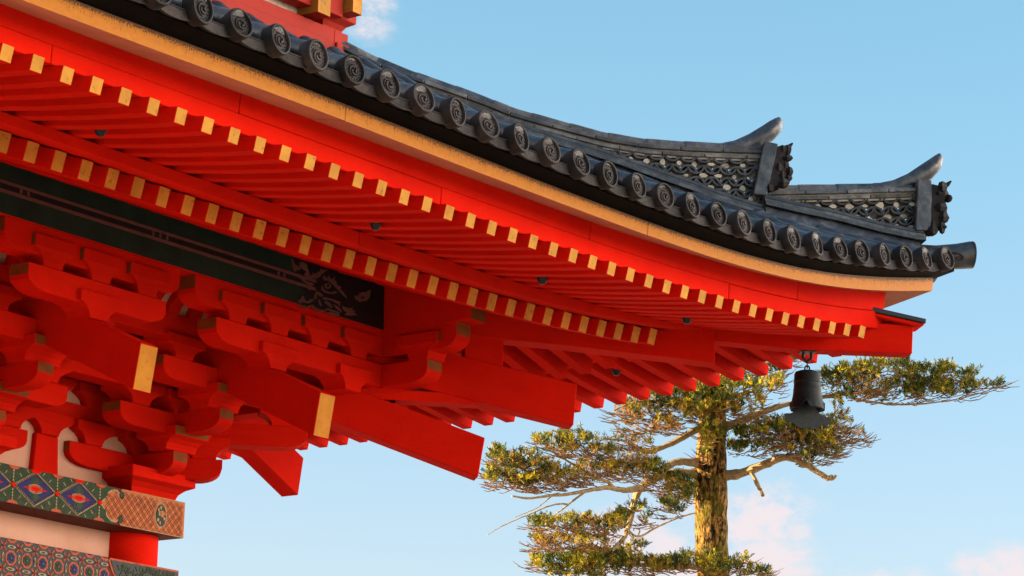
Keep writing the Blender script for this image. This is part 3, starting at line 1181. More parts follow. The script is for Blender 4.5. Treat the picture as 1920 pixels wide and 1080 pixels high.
    for k in range(26):
        t = rng.random()
        z = min(zs) + (max(zs) - min(zs)) * t
        off = rng.uniform(-0.125, 0.125)
        front = min([p[0] for p in fc if abs(p[1] - z) < 0.08] + [back])
        d = front + rng.uniform(0.012, 0.045) if rng.random() < 0.5 else rng.uniform(front + 0.02, back)
        if rng.random() < 0.6:
            off = -0.115
        rr = rng.uniform(0.022, 0.042)
        fr = np.array(Dg(d, off, z))
        ang = [rng.uniform(0.5, 1.5) for _ in range(3)]
        mb.lathe(lambda x, y, zz: tuple(fr + np.array([x * ang[0], y * ang[1], zz * ang[2]])),
                 [(0.0005, -rr), (rr * 0.7, -rr * 0.7), (rr, 0), (rr * 0.7, rr * 0.7), (0.0005, rr)], 5)
    part("ogre_face_tile", mb, [TILE_D], parent=root, smooth=False)
    mb = MB()
    h0 = fc[0]
    for off in (-0.075, 0.075):
        zt = max(zs)
        fx = min(p[0] for p in fc)
        mb.tube([Dg(fx + 0.045, off, zt - 0.03), Dg(fx + 0.012, off * 1.25, zt + 0.005), Dg(fx - 0.004, off * 1.3, zt + 0.028)], [0.020, 0.016, 0.006], 7)
    part("ogre_horn", mb, [TILE_D], parent=root, smooth=True)
    # upturned horn tile: round roll flaring into a blunt tip
    mb = MB()
    mb.tube([Dg(d, 0, z) for d, z, r_ in horn], [r_ for d, z, r_ in horn], 16)
    part("upturned_horn_tile", mb, [TILE], parent=root, smooth=True)
    return root


ridge([(2.75, 8.02), (2.575, 7.912), (2.399, 7.828), (2.182, 7.742), (2.051, 7.687), (1.893, 7.610), (1.656, 7.540), (1.445, 7.480),
       (1.244, 7.452), (1.021, 7.452), (0.808, 7.460), (0.66, 7.468)],
      [(2.75, 7.87), (2.3, 7.66), (1.8, 7.45), (1.443, 7.325), (1.258, 7.246), (1.019, 7.150), (0.86, 7.075), (0.62, 6.992)],
      [(0.715, 7.085), (0.650, 7.080), (0.592, 7.455), (0.660, 7.470)],
      [(0.640, 7.120), (0.580, 7.150), (0.535, 7.230), (0.520, 7.300), (0.530, 7.370), (0.518, 7.420), (0.560, 7.450), (0.610, 7.445)],
      [(0.86, 7.425, 0.045), (0.78, 7.450, 0.050), (0.70, 7.500, 0.058), (0.625, 7.565, 0.064), (0.585, 7.620, 0.055), (0.568, 7.665, 0.032), (0.566, 7.688, 0.006)])
ridge([(0.66, 7.172), (0.60, 7.178), (0.46, 7.195), (0.246, 7.220), (0.057, 7.245), (-0.111, 7.268)],
      [(0.66, 7.085), (0.514, 7.047), (0.30, 7.002), (0.085, 6.940), (-0.11, 6.900)],
      [(-0.095, 6.900), (-0.172, 6.905), (-0.180, 7.267), (-0.111, 7.270)],
      [(-0.165, 6.905), (-0.215, 6.925), (-0.258, 7.000), (-0.272, 7.080), (-0.262, 7.130), (-0.280, 7.190), (-0.262, 7.235), (-0.190, 7.252)],
      [(0.06, 7.215, 0.045), (-0.02, 7.240, 0.050), (-0.10, 7.290, 0.056), (-0.18, 7.365, 0.062), (-0.225, 7.425, 0.052), (-0.245, 7.475, 0.032), (-0.249, 7.502, 0.008)])

# hip rafters --------------------------------------------------------------------------------------------------------
def diag_beam(name, poly, half, mats, parent=PAG, ends=None):
    mb = MB()
    mb.prism([Dg(d, -half, z) for d, z in poly], [Dg(d, half, z) for d, z in poly], 0, 0, ends if ends else 0)
    return part(name, mb, mats, parent=parent, bevel=0.005)


hip = diag_beam("flying_hip_rafter", [(-0.084, 6.043), (0.461, 6.030), (0.90, 6.055), (1.3, 6.09), (1.3, 6.30), (0.5, 6.24), (-0.091, 6.245)], 0.07, [RED])
diag_beam("cap_molding", [(0.16, 6.300), (-0.10, 6.232), (-0.138, 6.240), (-0.142, 6.252), (0.16, 6.322)], 0.10, [RED], parent=hip)
diag_beam("metal_cap", [(0.19, 6.330), (-0.148, 6.254), (-0.150, 6.285), (0.19, 6.366)], 0.108, [SHEETM], parent=hip)
diag_beam("base_hip_rafter", [(0.894, 5.900), (1.609, 5.962), (1.918, 5.980), (3.6, 6.12), (3.6, 6.42), (1.8, 6.26), (0.890, 6.185)], 0.085, [RED])
tr0 = [(2.022, 5.040), (3.45, 5.711), (3.45, 5.975), (1.994, 5.306)]
diag_beam("corner_tail_rafter", tr0, 0.085, [RED, OCHRE], ends=[0, 0, 0, 1])
diag_beam("corner_tail_rafter", [(1.574, 5.420), (3.3, 5.90), (3.3, 6.175), (1.560, 5.702)], 0.085, [RED, OCHRE], ends=[0, 0, 0, 1])
diag_beam("hip_post", [(2.10, 5.80), (1.915, 5.74), (1.915, 6.12), (2.10, 6.14)], 0.08, [RED])

# purlins ------------------------------------------------------------------------------------------------------------
pz0, pz1 = 5.985, 6.31
for fn, dz in ((Lf, 0.0), (Rf, -0.003)):
    mb = MB()
    #                 a0 a1(end)  front  back  bottom  top
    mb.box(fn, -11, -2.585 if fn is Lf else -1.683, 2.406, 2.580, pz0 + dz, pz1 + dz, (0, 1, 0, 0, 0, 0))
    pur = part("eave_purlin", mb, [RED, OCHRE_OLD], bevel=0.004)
    if fn is Lf:
        mb = MB()
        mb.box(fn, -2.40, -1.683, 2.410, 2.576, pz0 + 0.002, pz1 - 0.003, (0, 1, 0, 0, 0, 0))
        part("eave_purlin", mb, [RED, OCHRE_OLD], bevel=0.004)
    uend = -2.590 if fn is Lf else -2.40
    # painted face
    q = lambda u, v, z: fn(u, v, z)
    mb = MB()
    mb.box(q, -11, uend, 2.400, 2.406, pz0 + 0.004, pz1 + 0.002, (0,) * 6)
    pnl = part("painted_panel", mb, [GREEN], parent=pur)
    mb = MB()
    mb.box(q, -11, -3.45, 2.397, 2.400, 6.128, 6.161, (0,) * 6)
    part("black_band", mb, [BLACKP], parent=pur)
    for za, zb_ in ((6.161, 6.180), (6.108, 6.128)):
        mb = MB()
        mb.box(q, -11, -3.30, 2.396, 2.400, za, zb_, (0,) * 6)
        part("painted_line", mb, [LINEP], parent=pur)
    for ub in (-5.963, -5.903, -4.843, -4.781, -4.719, -3.673, -3.615, -7.02, -6.96, -6.90):
        mb = MB()
        n = 10
        A = [fn(ub + 0.011 * math.cos(2 * math.pi * k / n), 2.3945, 6.145 + 0.016 * math.sin(2 * math.pi * k / n)) for k in range(n)]
        B = [fn(ub + 0.011 * math.cos(2 * math.pi * k / n), 2.397, 6.145 + 0.016 * math.sin(2 * math.pi * k / n)) for k in range(n)]
        mb.prism(A, B)
        part("painted_bead", mb, [LINEP], parent=pur)

# dragon head painted on the purlin, drawn on its face (coordinates measured on the face itself)
DRK = pnl


def face_pts(pts, v, ox=520.0, oy=460.0, k=6.355):
    out = []
    for x, y in pts:
        p = at_v(ox + x / k, oy + y / k, v)
        out.append((p[0], v, p[2]))
    return out


def inlay(mb, pts, v0, v1, m=0):
    a = face_pts(pts, v0)
    b = [(p[0], v1, p[2]) for p in a]
    mb.prism(a, b, m, m, m)


LEFT_PURLIN = [o for o in bpy.data.objects if o.name.startswith("eave_purlin")][0]
mb = MB()
inlay(mb, [(170, 150), (300, 170), (520, 205), (760, 295), (1000, 372), (1272, 452), (1268, 1010), (1000, 920), (760, 845), (500, 760), (225, 665), (330, 560), (240, 450)], 2.3985, 2.3995)
part("dragon_ground", mb, [BLACKP], parent=LEFT_PURLIN)
mb = MB()
shapes = [
    [(172, 155), (190, 175), (212, 225), (240, 240), (272, 268), (272, 292), (240, 285), (222, 312), (200, 300), (188, 262), (178, 215)],
    [(268, 205), (300, 200), (345, 220), (362, 270), (378, 320), (390, 365), (418, 395), (395, 400), (350, 372), (318, 338), (345, 330), (342, 305), (300, 285), (275, 258)],
    [(390, 365), (425, 340), (432, 318), (445, 340), (470, 330), (478, 305), (492, 322), (515, 300), (512, 278), (535, 290), (560, 282), (572, 300), (595, 278), (598, 300), (560, 325), (530, 345), (500, 380), (455, 395), (420, 388)],
    [(272, 340), (300, 372), (330, 410), (370, 435), (420, 450), (440, 470), (410, 478), (360, 462), (318, 432), (285, 398), (250, 380), (245, 350)],
    [(345, 480), (380, 470), (415, 490), (420, 520), (395, 535), (372, 520)],
    [(545, 385), (560, 355), (572, 380), (600, 388), (622, 360), (628, 395), (660, 400), (690, 370), (680, 415), (715, 430), (700, 455), (735, 480), (772, 500), (745, 515), (790, 560), (835, 625), (800, 605), (745, 545), (700, 500), (655, 450), (610, 420), (565, 415)],
    [(560, 470), (600, 445), (640, 465), (640, 500), (610, 520), (575, 505)],
    [(535, 480), (552, 520), (590, 545), (640, 560), (690, 545), (720, 560), (680, 578), (620, 575), (560, 555), (530, 520)],
    [(440, 640), (450, 590), (468, 545), (480, 560), (470, 610), (462, 640)],
    [(470, 545), (520, 570), (545, 600), (520, 610), (490, 585)],
    [(545, 620), (600, 625), (660, 640), (720, 660), (775, 680), (740, 690), (755, 720), (720, 705), (660, 672), (600, 650), (560, 645)],
    [(570, 660), (620, 680), (655, 720), (650, 750), (625, 725), (590, 695), (565, 680)],
    [(500, 640), (520, 690), (535, 715), (515, 720), (490, 680)],
    [(240, 655), (275, 640), (300, 600), (318, 610), (322, 640), (360, 670), (395, 640), (430, 640), (425, 665), (380, 690), (340, 682), (300, 672), (290, 690), (265, 680)],
    [(250, 690), (300, 720), (340, 735), (380, 715), (420, 705), (450, 740), (500, 762), (560, 775), (600, 745), (640, 762), (700, 780), (745, 800), (740, 815), (690, 795), (640, 782), (600, 765), (560, 795), (500, 785), (440, 762), (410, 725), (370, 740), (340, 752), (300, 742), (255, 705)],
    [(670, 700), (720, 725), (760, 765), (770, 800), (745, 780), (700, 745)],
    [(775, 720), (810, 735), (870, 750), (905, 735), (890, 760), (940, 790), (905, 790), (950, 832), (860, 838), (800, 825), (830, 800), (790, 770)],
    [(580, 800), (640, 790), (700, 808), (755, 830), (730, 840), (735, 855), (660, 828)],
    [(925, 595), (960, 605), (985, 565), (1030, 555), (1070, 560), (1085, 535), (1120, 535), (1105, 580), (1100, 625), (1060, 662), (1020, 655), (990, 680), (965, 655), (935, 640)],
]
for i, s_ in enumerate(shapes):
    inlay(mb, s_, 2.3935 - 0.00012 * i, 2.3985)
part("dragon_head", mb, [LINEP], parent=LEFT_PURLIN)
mb = MB()
for i, s_ in enumerate([
    [(598, 455), (622, 462), (618, 490), (600, 500), (590, 480)],
    [(300, 290), (330, 300), (335, 320), (315, 312), (298, 302)],
    [(980, 600), (1000, 625), (1020, 598), (1045, 620), (1015, 640), (1000, 640)],
    [(590, 640), (650, 662), (720, 700), (745, 745), (715, 712), (650, 678)],
]):
    inlay(mb, s_, 2.3905 - 0.0002 * i, 2.3932)
part("dragon_detail", mb, [BLACKP], parent=LEFT_PURLIN)

# bracket sets -------------------------------------------------------------------------------------------------------
BW = 0.172                                      # half width of a bearing block


def block(f, s, z, parent, hw=BW, h=0.145, bw=0.078, name="bearing_block", hd=0.112, och=0, both=False, bd=None):
    """bearing block: curved lower half, straight upper half; f(s, o, z) is its frame; sides facing away from the corner are ochre"""
    mb = MB()
    bd = bd if bd is not None else (hd * bw / hw if both else hd - 0.018)
    rows = []
    for k, t in ((0.0, 0.0), (0.03, 0.13), (0.16, 0.29), (0.50, 0.46), (0.88, 0.555), (1.0, 0.58), (1.0, 1.0)):
        a_, d_ = bw + (hw - bw) * k, bd + (hd - bd) * k
        rows.append([f(s - a_, -d_, z + h * t), f(s + a_, -d_, z + h * t), f(s + a_, d_, z + h * t), f(s - a_, d_, z + h * t)])
    pts_ = [p for r in rows for p in r]
    fs, ms = [(3, 2, 1, 0), tuple(range(len(pts_) - 4, len(pts_)))], [0, 0]
    for i in range(len(rows) - 1):
        for c in range(4):
            fs.append((i * 4 + c, i * 4 + (c + 1) % 4, (i + 1) * 4 + (c + 1) % 4, (i + 1) * 4 + c))
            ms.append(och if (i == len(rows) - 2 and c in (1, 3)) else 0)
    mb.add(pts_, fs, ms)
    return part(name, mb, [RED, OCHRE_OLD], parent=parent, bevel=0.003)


def arm(f, s0, s1, z0, z1, th, parent, c0=True, c1=True, name="bracket_arm", cr=0.13, ep=0.45):
    """bracket arm: a beam whose free ends are cut square above and rounded below; end faces ochre"""
    mb = MB()
    h = z1 - z0
    pl, ms = [], []
    if c0:
        pl += [(s0, z1), (s0, z1 - h * ep)]
        for t in np.linspace(0.2, 1, 6):
            pl.append((s0 + cr * (1 - math.cos(t * math.pi / 2)), z1 - h * ep - h * (1 - ep) * math.sin(t * math.pi / 2)))
    else:
        pl += [(s0, z1), (s0, z0)]
    n0 = len(pl)
    if c1:
        for t in np.linspace(1, 0.2, 6):
            pl.append((s1 - cr * (1 - math.cos(t * math.pi / 2)), z1 - h * ep - h * (1 - ep) * math.sin(t * math.pi / 2)))
        pl += [(s1, z1 - h * ep), (s1, z1)]
    else:
        pl += [(s1, z0), (s1, z1)]
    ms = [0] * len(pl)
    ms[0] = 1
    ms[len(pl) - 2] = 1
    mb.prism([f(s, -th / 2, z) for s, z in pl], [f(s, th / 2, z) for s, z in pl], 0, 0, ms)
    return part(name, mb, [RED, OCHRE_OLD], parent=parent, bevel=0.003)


V0, V1, V2, V3 = 3.63, 3.28, 2.93, 2.496
TH = 0.165
ZA = 4.925                                      # underside of the first tier
TP = 0.245                                      # height of a tier


def bracket_set(fn, uc, corner):
    root = empty("bracket_set", fn(uc, V0, 4.79), PAG)
    row = lambda v: (lambda s, o, z: fn(s, v + o, z))
    out = lambda s, o, z: fn(uc + o, s, z)
    if not corner or fn is Lf:
        block(row(V0), uc, 4.787, root, hw=0.30, h=0.17, bw=0.21, name="great_block", hd=0.30, both=True)
    ue = uc + 0.60 if not corner else uc + 0.02
    # wall tier
    arm(row(V0), uc - 0.66, ue, ZA, ZA + TP - 0.10, TH, root, True, not corner, cr=0.20)
    for s in ((uc - 0.45, uc, uc + 0.45) if not corner else (uc - 0.45, uc)):
        if not (corner and s == uc and fn is Rf):
            block(row(V0), s, ZA + 0.145, root)
            block(row(V0), s, ZA + TP + 0.14, root)
    # projecting arms
    arm(out, 3.20, V0, ZA + 0.003, ZA + TP - 0.102, 0.135, root, True, False, cr=0.16)
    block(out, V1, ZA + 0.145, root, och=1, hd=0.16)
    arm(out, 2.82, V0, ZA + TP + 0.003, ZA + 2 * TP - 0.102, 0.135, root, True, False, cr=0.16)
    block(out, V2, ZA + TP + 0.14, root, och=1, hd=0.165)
    # first step
    u1 = uc + 0.58 if not corner else uc + 0.30
    arm(row(V1), uc - 0.58, u1, ZA + TP, ZA + 2 * TP - 0.105, TH - 0.004, root, True, True)
    for s in ((-0.40, 0.0, 0.40) if not corner else (-0.40, 0.0)):
        block(row(V1), uc + s, ZA + TP + 0.14, root)
    # second step
    u2 = uc + 0.58 if not corner else -2.66
    arm(row(V2), uc - 0.58, u2, 5.425, 5.570, TH - 0.004, root, True, True)
    for s in ((-0.40, 0.40) if not corner else (-0.40, 0.34)):
        block(row(V2), uc + s, 5.568, root)
    # tail rafter running out over the second step
    mb = MB()
    pl = [(2.030, 5.055), (3.45, 5.722), (3.45, 6.000), (1.985, 5.325)]
    w = 0.075
    mb.prism([fn(uc - w, v, z) for v, z in pl], [fn(uc + w, v, z) for v, z in pl], 0, 0, [0, 0, 0, 1])
    part("tail_rafter", mb, [RED, OCHRE_TAIL], parent=root, bevel=0.004)
    # third step under the purlin
    block(row(V3), uc, 5.525, root, hw=0.175, h=0.155)
    u3 = uc + 0.585 if not corner else -2.03
    arm(row(V3), uc - 0.585, u3, 5.605, 5.757, TH - 0.006, root, True, True, cr=0.17)
    for s in ((-0.40, 0.0, 0.40) if not corner else (-0.40, 0.0, 0.40, 0.80, 1.53)):
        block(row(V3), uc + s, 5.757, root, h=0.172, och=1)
    if corner:
        block(row(V3), uc + 0.755, 5.525, root, hw=0.16, h=0.155)
    return root


for uc, corner in ((-3.63, True), (-5.26, False), (-6.89, False), (-8.52, False)):
    bracket_set(Lf, uc, corner)
for uc, corner in ((-3.63, True), (-5.26, False)):
    bracket_set(Rf, uc, corner)
# diagonal arms at the corner
croot = empty("bracket_set", Dg(3.63, 0, 4.79), PAG)
for s0, z0, z1 in ((3.215, ZA + 0.006, ZA + 0.148), (2.825, ZA + TP + 0.006, ZA + TP + 0.148)):
    arm(lambda s, o, z: Dg(s, o, z), s0, 3.63, z0, z1, 0.15, croot, True, False, cr=0.11, ep=0.42)
block(lambda s, o, z: Dg(3.30 + s * 0.70711, o, z), 0, ZA + 0.148, croot, hw=0.16, hd=0.09)
block(lambda s, o, z: Dg(2.94 + s * 0.70711, o, z), 0, ZA + TP + 0.148, croot, hw=0.16, hd=0.09)
block(lambda s, o, z: Dg(2.47 + s * 0.70711, o, z), 0, 5.53, croot, hw=0.17, hd=0.09)
arm(lambda s, o, z: Dg(s, o, z), 2.02, 3.0, 5.53, 5.60, 0.15, croot, False, False)

for fn in (Lf, Rf):
    row = lambda v: (lambda s, o, z: fn(s, v + o, z))
    e = -3.63
    # continuous beams of each step
    for v, z0, z1, end, th in ((V0, ZA + TP + 0.004, ZA + 2 * TP - 0.102, e, TH - 0.006), (V0, ZA + 2 * TP + 0.008, ZA + 3 * TP - 0.1, e, TH - 0.006),
                               (V1, ZA + 2 * TP, ZA + 3 * TP - 0.105, -3.28 + 0.2, TH - 0.01), (V2, 5.690, 5.845, -2.75, TH - 0.01)):
        f = row(v + (0.001 if fn is Rf else 0))
        arm(f, -11, end, z0 - (0.002 if fn is Rf else 0), z1 - (0.002 if fn is Rf else 0), th, PAG, False, True, name="bracket_beam", cr=0.1)
    # short curved-ended boards that carry the purlin, one over each set of blocks
    f = row(V3)
    dz = -0.002 if fn is Rf else 0
    for uc in ((-8.52, -6.89, -5.26) if fn is Lf else (-5.26,)):
        arm(f, uc - 0.79, uc + 0.70, 5.812, pz0 + dz, TH - 0.012, PAG, True, True, name="purlin_board", cr=0.12, ep=0.5)
    arm(f, -4.42, -1.80, 5.812 + dz, pz0 + dz, TH - 0.012, PAG, True, True, name="purlin_board", cr=0.14, ep=0.5)
    # curved ribs with plaster between second step and purlin
    def rib(t):
        return (V2 - 0.05 - 0.36 * (1 - math.cos(t * 1.45)), 5.83 + 0.20 * math.sin(t * 1.45) + 0.04 * t)
    mb = MB()
    ts = np.linspace(0, 1, 7)
    for a, b in zip(ts[:-1], ts[1:]):
        (va, za), (vb, zb_) = rib(a), rib(b)
        mb.add([fn(-11, va, za), fn(-2.8, va, za), fn(-2.8, vb, zb_), fn(-11, vb, zb_),
                fn(-11, va + 0.02, za + 0.01), fn(-2.8, va + 0.02, za + 0.01), fn(-2.8, vb + 0.02, zb_ + 0.01), fn(-11, vb + 0.02, zb_ + 0.01)],
               [(0, 1, 2, 3), (7, 6, 5, 4)])
    part("cove_plaster", mb, [PLASTER], recalc=False)
    u = -2.95
    while u > -9.0:
        mb = MB()
        lo = [rib(t) for t in np.linspace(0, 1, 8)]
        pl = [(v - 0.045 * 0.6, z - 0.045) for v, z in lo] + [(v, z) for v, z in lo[::-1]]
        mb.prism([fn(u - 0.05, v, z) for v, z in pl], [fn(u + 0.05, v, z) for v, z in pl])
        part("cove_rib", mb, [RED])
        u -= 0.20
    # ceiling boards between wall and second step
    mb = MB()
    mb.box(fn, -11, -2.75 if fn is Lf else -2.76, 2.88, 3.66, 5.846, 5.87)
    part("bracket_ceiling", mb, [RED])
    mb = MB()
    mb.box(fn, -11, -3.0, 3.2, 3.66, 5.565, 5.585)
    part("bracket_ceiling", mb, [RED])
    # plaster wall, struts between the columns
    mb = MB()
    mb.box(fn, -14, -3.64, 3.60, 3.64, 0.0, 7.79)
    part("wall_panel", mb, [PLASTER])
    for us in ((-4.475, -6.08, -7.7) if fn is Lf else (-4.475,)):
        mb = MB()
        pl = [(us - 0.115, 4.79), (us + 0.115, 4.79), (us + 0.095, ZA + 0.150), (us - 0.095, ZA + 0.150)]
        mb.prism([fn(u_, 3.56, z) for u_, z in pl], [fn(u_, 3.66, z) for u_, z in pl])
        st = part("wall_strut", mb, [RED], bevel=0.004)
        block(row(V0), us, ZA + 0.145, PAG)
        block(row(V0), us, ZA + TP + 0.14, PAG)

# columns ------------------------------------------------------------------------------------------------------------
for x, y in ((-3.63, 3.63), (-5.26, 3.63), (-6.89, 3.63), (-8.52, 3.63), (-3.63, 5.26), (-3.63, 6.89), (-3.63, 8.52)):
    mb = MB()
    mb.lathe(lambda a, b, z: (x + a, y + b, z), [(0.0005, 4.548), (0.200, 4.548), (0.202, 4.0), (0.21, 0.0)], 40)
    part("column", mb, [RED], smooth=True)

# painted wall plate (upper) and tie beam (lower) --------------------------------------------------------------------
for fn, e in ((Lf, -3.405), (Rf, -3.92)):
    mb = MB()
    mb.box(fn, -11, e, 3.352, 3.90, 4.549, 4.786)
    wp = part("wall_plate", mb, [MAROON], bevel=0.004)
    mb = MB()
    mb.box(fn, -11, e + 0.05 if fn is Lf else -3.85, 3.42, 3.84, 4.02, 4.350)
    tb = part("tie_beam", mb, [MAROON], bevel=0.004)
    if fn is Rf:
        continue
    # ---- lozenge brocade on the wall plate: u, z on the face, every coloured patch a thin inlay
    zc, hz, U0, P = 4.667, 0.1165, -4.198, 0.3795

    def patch(mb, poly, m, lev):
        v = 3.352 - 0.0022 - 0.0008 * lev
        a = [fn(u, v, z) for u, z in poly]
        b = [fn(u, 3.3525, z) for u, z in poly]
        mb.prism(a, b, m, m, m)

    mb = MB()
    mats_p = [GREENP, BLUEP, RED, CREAM, MAROON, SALMON, BLACKP]
    patch(mb, [(-11, zc - hz), (U0 + 0.14, zc - hz), (U0 + 0.14, zc + hz), (-11, zc + hz)], 0, 0)
    hz2 = hz - 0.006
    k = 0
    while U0 - P * k > -8.6:
        uc = U0 - P * (k + 0.5)           # centre of a lozenge
        h2 = P / 2
        patch(mb, [(uc - h2, zc), (uc, zc - hz2), (uc + h2, zc), (uc, zc + hz2)], 3, 1)
        q = 0.95
        patch(mb, [(uc - h2 * q, zc), (uc, zc - hz2 * q), (uc + h2 * q, zc), (uc, zc + hz2 * q)], 4, 2)
        q = 0.87
        patch(mb, [(uc - h2 * q, zc), (uc, zc - hz2 * q), (uc + h2 * q, zc), (uc, zc + hz2 * q)], 1, 3)
        for sg in (1, -1):                # green leaf fans inside the lozenge, above and below the flower
            patch(mb, [(uc - 0.052, zc + sg * 0.040), (uc, zc + sg * 0.024), (uc + 0.052, zc + sg * 0.040), (uc + 0.026, zc + sg * 0.066), (uc, zc + sg * 0.085), (uc - 0.026, zc + sg * 0.066)], 0, 4)
            patch(mb, [(uc - 0.020, zc + sg * 0.045), (uc, zc + sg * 0.028), (uc + 0.020, zc + sg * 0.045), (uc, zc + sg * 0.066)], 6, 5)
            for sx_ in (1, -1):           # cream ribs of the leaves outside the lozenge
                for t in (0.30, 0.45, 0.60, 0.75):
                    x0, z0 = uc + sx_ * h2 * t, zc + sg * (hz2 * (1 - t) + 0.014)
                    patch(mb, [(x0, z0), (x0 + sx_ * 0.006, z0), (x0 + sx_ * 0.024, z0 + sg * 0.018), (x0 + sx_ * 0.018, z0 + sg * 0.021)], 3 if t in (0.3, 0.6) else 6, 2)
        n = 10                            # red flower with cream rim
        for rx, rz, m_, lv in ((0.066, 0.030, 3, 6), (0.060, 0.026, 5, 7), (0.040, 0.014, 2, 8)):
            patch(mb, [(uc + rx * math.cos(2 * math.pi * i / n), zc + rz * math.sin(2 * math.pi * i / n)) for i in range(n)], m_, lv)
        for sx_ in (1, -1):
            patch(mb, [(uc + sx_ * 0.058, zc + 0.010), (uc + sx_ * 0.105, zc), (uc + sx_ * 0.058, zc - 0.010)], 2, 6)
        for sx_ in (1, -1):               # beads along the lozenge edges
            for sg in (1, -1):
                for t in np.linspace(0.06, 0.94, 12):
                    x0, z0 = uc + sx_ * h2 * 0.90 * t, zc + sg * hz2 * 0.90 * (1 - t)
                    patch(mb, [(x0 - 0.0042, z0), (x0, z0 - 0.0042), (x0 + 0.0042, z0), (x0, z0 + 0.0042)], 3, 9)
        xe = U0 - P * k                   # the crossing between two lozenges
        for t in (0.25, 0.42, 0.58, 0.74, 0.9):
            for sg in (1, -1):
                patch(mb, [(xe - 0.005, zc + sg * hz * t - 0.006), (xe + 0.005, zc + sg * hz * t - 0.006), (xe + 0.005, zc + sg * hz * t + 0.006), (xe - 0.005, zc + sg * hz * t + 0.006)], 3, 4)
        patch(mb, [(xe - 0.022, zc), (xe, zc - 0.018), (xe + 0.022, zc), (xe, zc + 0.018)], 2, 10)
        for xx in (xe, uc):               # half flowers on the upper and lower edges
            for sg in (1, -1):
                if xx == uc and sg < 0:
                    continue
                patch(mb, [(xx - 0.05, zc + sg * (hz - 0.001)), (xx + 0.05, zc + sg * (hz - 0.001)), (xx + 0.034, zc + sg * (hz - 0.016)), (xx, zc + sg * (hz - 0.024)), (xx - 0.034, zc + sg * (hz - 0.016))], 5 if xx == xe else 2, 7)
        k += 1
    part("lozenge_painting", mb, mats_p, parent=wp)
    # ---- brocade end: key fret on orange, a cusped inner edge and a round medallion
    mb = MB()
    mo = [ORANGE, BROWNL, CREAM, GREENP, BLACKP, MAROON]
    cusp = [(-4.185, 0.0), (-4.165, 0.022), (-4.135, 0.040), (-4.125, 0.075), (-4.085, 0.098), (-4.045, 0.100), (-4.02, 0.085)]
    ol = [(e, zc - hz), (e, zc + hz), (-4.00, zc + hz)] + [(u, zc + z) for u, z in cusp[::-1]] + [(u, zc - z) for u, z in cusp[1:]] + [(-4.00, zc - hz)]
    patch(mb, ol, 0, 2)
    edge = [(u, zc + z) for u, z in cusp[::-1]] + [(u, zc - z) for u, z in cusp[1:]]
    for a, b in zip(edge[:-1], edge[1:]):
        dx, dz_ = b[0] - a[0], b[1] - a[1]
        L_ = math.hypot(dx, dz_)
        nx, nz = -dz_ / L_ * 0.005, dx / L_ * 0.005
        patch(mb, [(a[0] - nx, a[1] - nz), (b[0] - nx, b[1] - nz), (b[0] + nx, b[1] + nz), (a[0] + nx, a[1] + nz)], 2, 3)
    for sg in (1, -1):                    # the two curled cloud marks
        n = 12
        c0 = (-4.00, zc + sg * 0.078)
        patch(mb, [(c0[0] + 0.024 * math.cos(2 * math.pi * i / n), c0[1] + 0.026 * math.sin(2 * math.pi * i / n)) for i in range(n)], 4, 3)
        patch(mb, [(c0[0] + 0.003 + 0.015 * math.cos(2 * math.pi * i / n), c0[1] + 0.017 * math.sin(2 * math.pi * i / n)) for i in range(n)], 3, 4)
    # fret of short diagonal bars
    st = 0.030
    i = 0
    uu = -4.13
    while uu < e - 0.02:
        zz_ = zc - hz + 0.018
        j = 0
        while zz_ < zc + hz - 0.012:
            inside = uu > -3.985 or abs(zz_ - zc) < 0.07 * min(1, (uu + 4.19) / 0.08)
            if inside and ((uu + 3.63) / 0.060) ** 2 + ((zz_ - zc) / 0.088) ** 2 > 1:
                a = (1, 1) if (i + j) % 2 else (1, -1)
                L_ = st * 0.72
                for off in (-0.007, 0.007):
                    dx, dz_ = a[0] * L_ * 0.7, a[1] * L_ * 0.7
                    nx, nz = -a[1] * 0.7, a[0] * 0.7
                    cx_, cz_ = uu + nx * off, zz_ + nz * off
                    t_ = 0.0027
                    patch(mb, [(cx_ - dx - nx * t_, cz_ - dz_ - nz * t_), (cx_ + dx - nx * t_, cz_ + dz_ - nz * t_), (cx_ + dx + nx * t_, cz_ + dz_ + nz * t_), (cx_ - dx + nx * t_, cz_ - dz_ + nz * t_)], 1, 3)
            zz_ += st
            j += 1
        uu += st
        i += 1
    n = 20
    for rx, rz, m_, lv, dx in ((0.056, 0.080, 2, 4, 0), (0.050, 0.073, 4, 5, 0), (0.030, 0.040, 3, 6, -0.008), (0.017, 0.024, 0, 7, 0.012), (0.012, 0.016, 2, 7, -0.012)):
        patch(mb, [(-3.63 + dx + rx * math.cos(2 * math.pi * i / n), zc + (0.012 if dx else 0) + rz * math.sin(2 * math.pi * i / n)) for i in range(n)], m_, lv)
    for a in np.linspace(0.3, 5.9, 9):
        cx_, cz_ = -3.63 + 0.034 * math.cos(a), zc + 0.050 * math.sin(a)
        patch(mb, [(cx_ + 0.011 * math.cos(t), cz_ + 0.013 * math.sin(t)) for t in (0, 1.2, 2.5, 3.8, 5.1)], (0, 3, 2)[int(a * 10) % 3], 8)
    for a, b in (((-11, 0), (e, 0)),):
        patch(mb, [(-3.99, zc + hz - 0.004), (e, zc + hz - 0.004), (e, zc + hz), (-3.99, zc + hz)], 2, 4)
        patch(mb, [(-3.99, zc - hz), (e, zc - hz), (e, zc - hz + 0.004), (-3.99, zc - hz + 0.004)], 2, 4)
    part("brocade_painting", mb, mo, parent=wp)

    # ---- octagon pattern on the tie beam
    def patch2(mb, poly, m, lev):
        v = 3.420 - 0.0022 - 0.0008 * lev
        a = [fn(u, v, z) for u, z in poly]
        b = [fn(u, 3.4205, z) for u, z in poly]
        mb.prism(a, b, m, m, m)
    mb = MB()
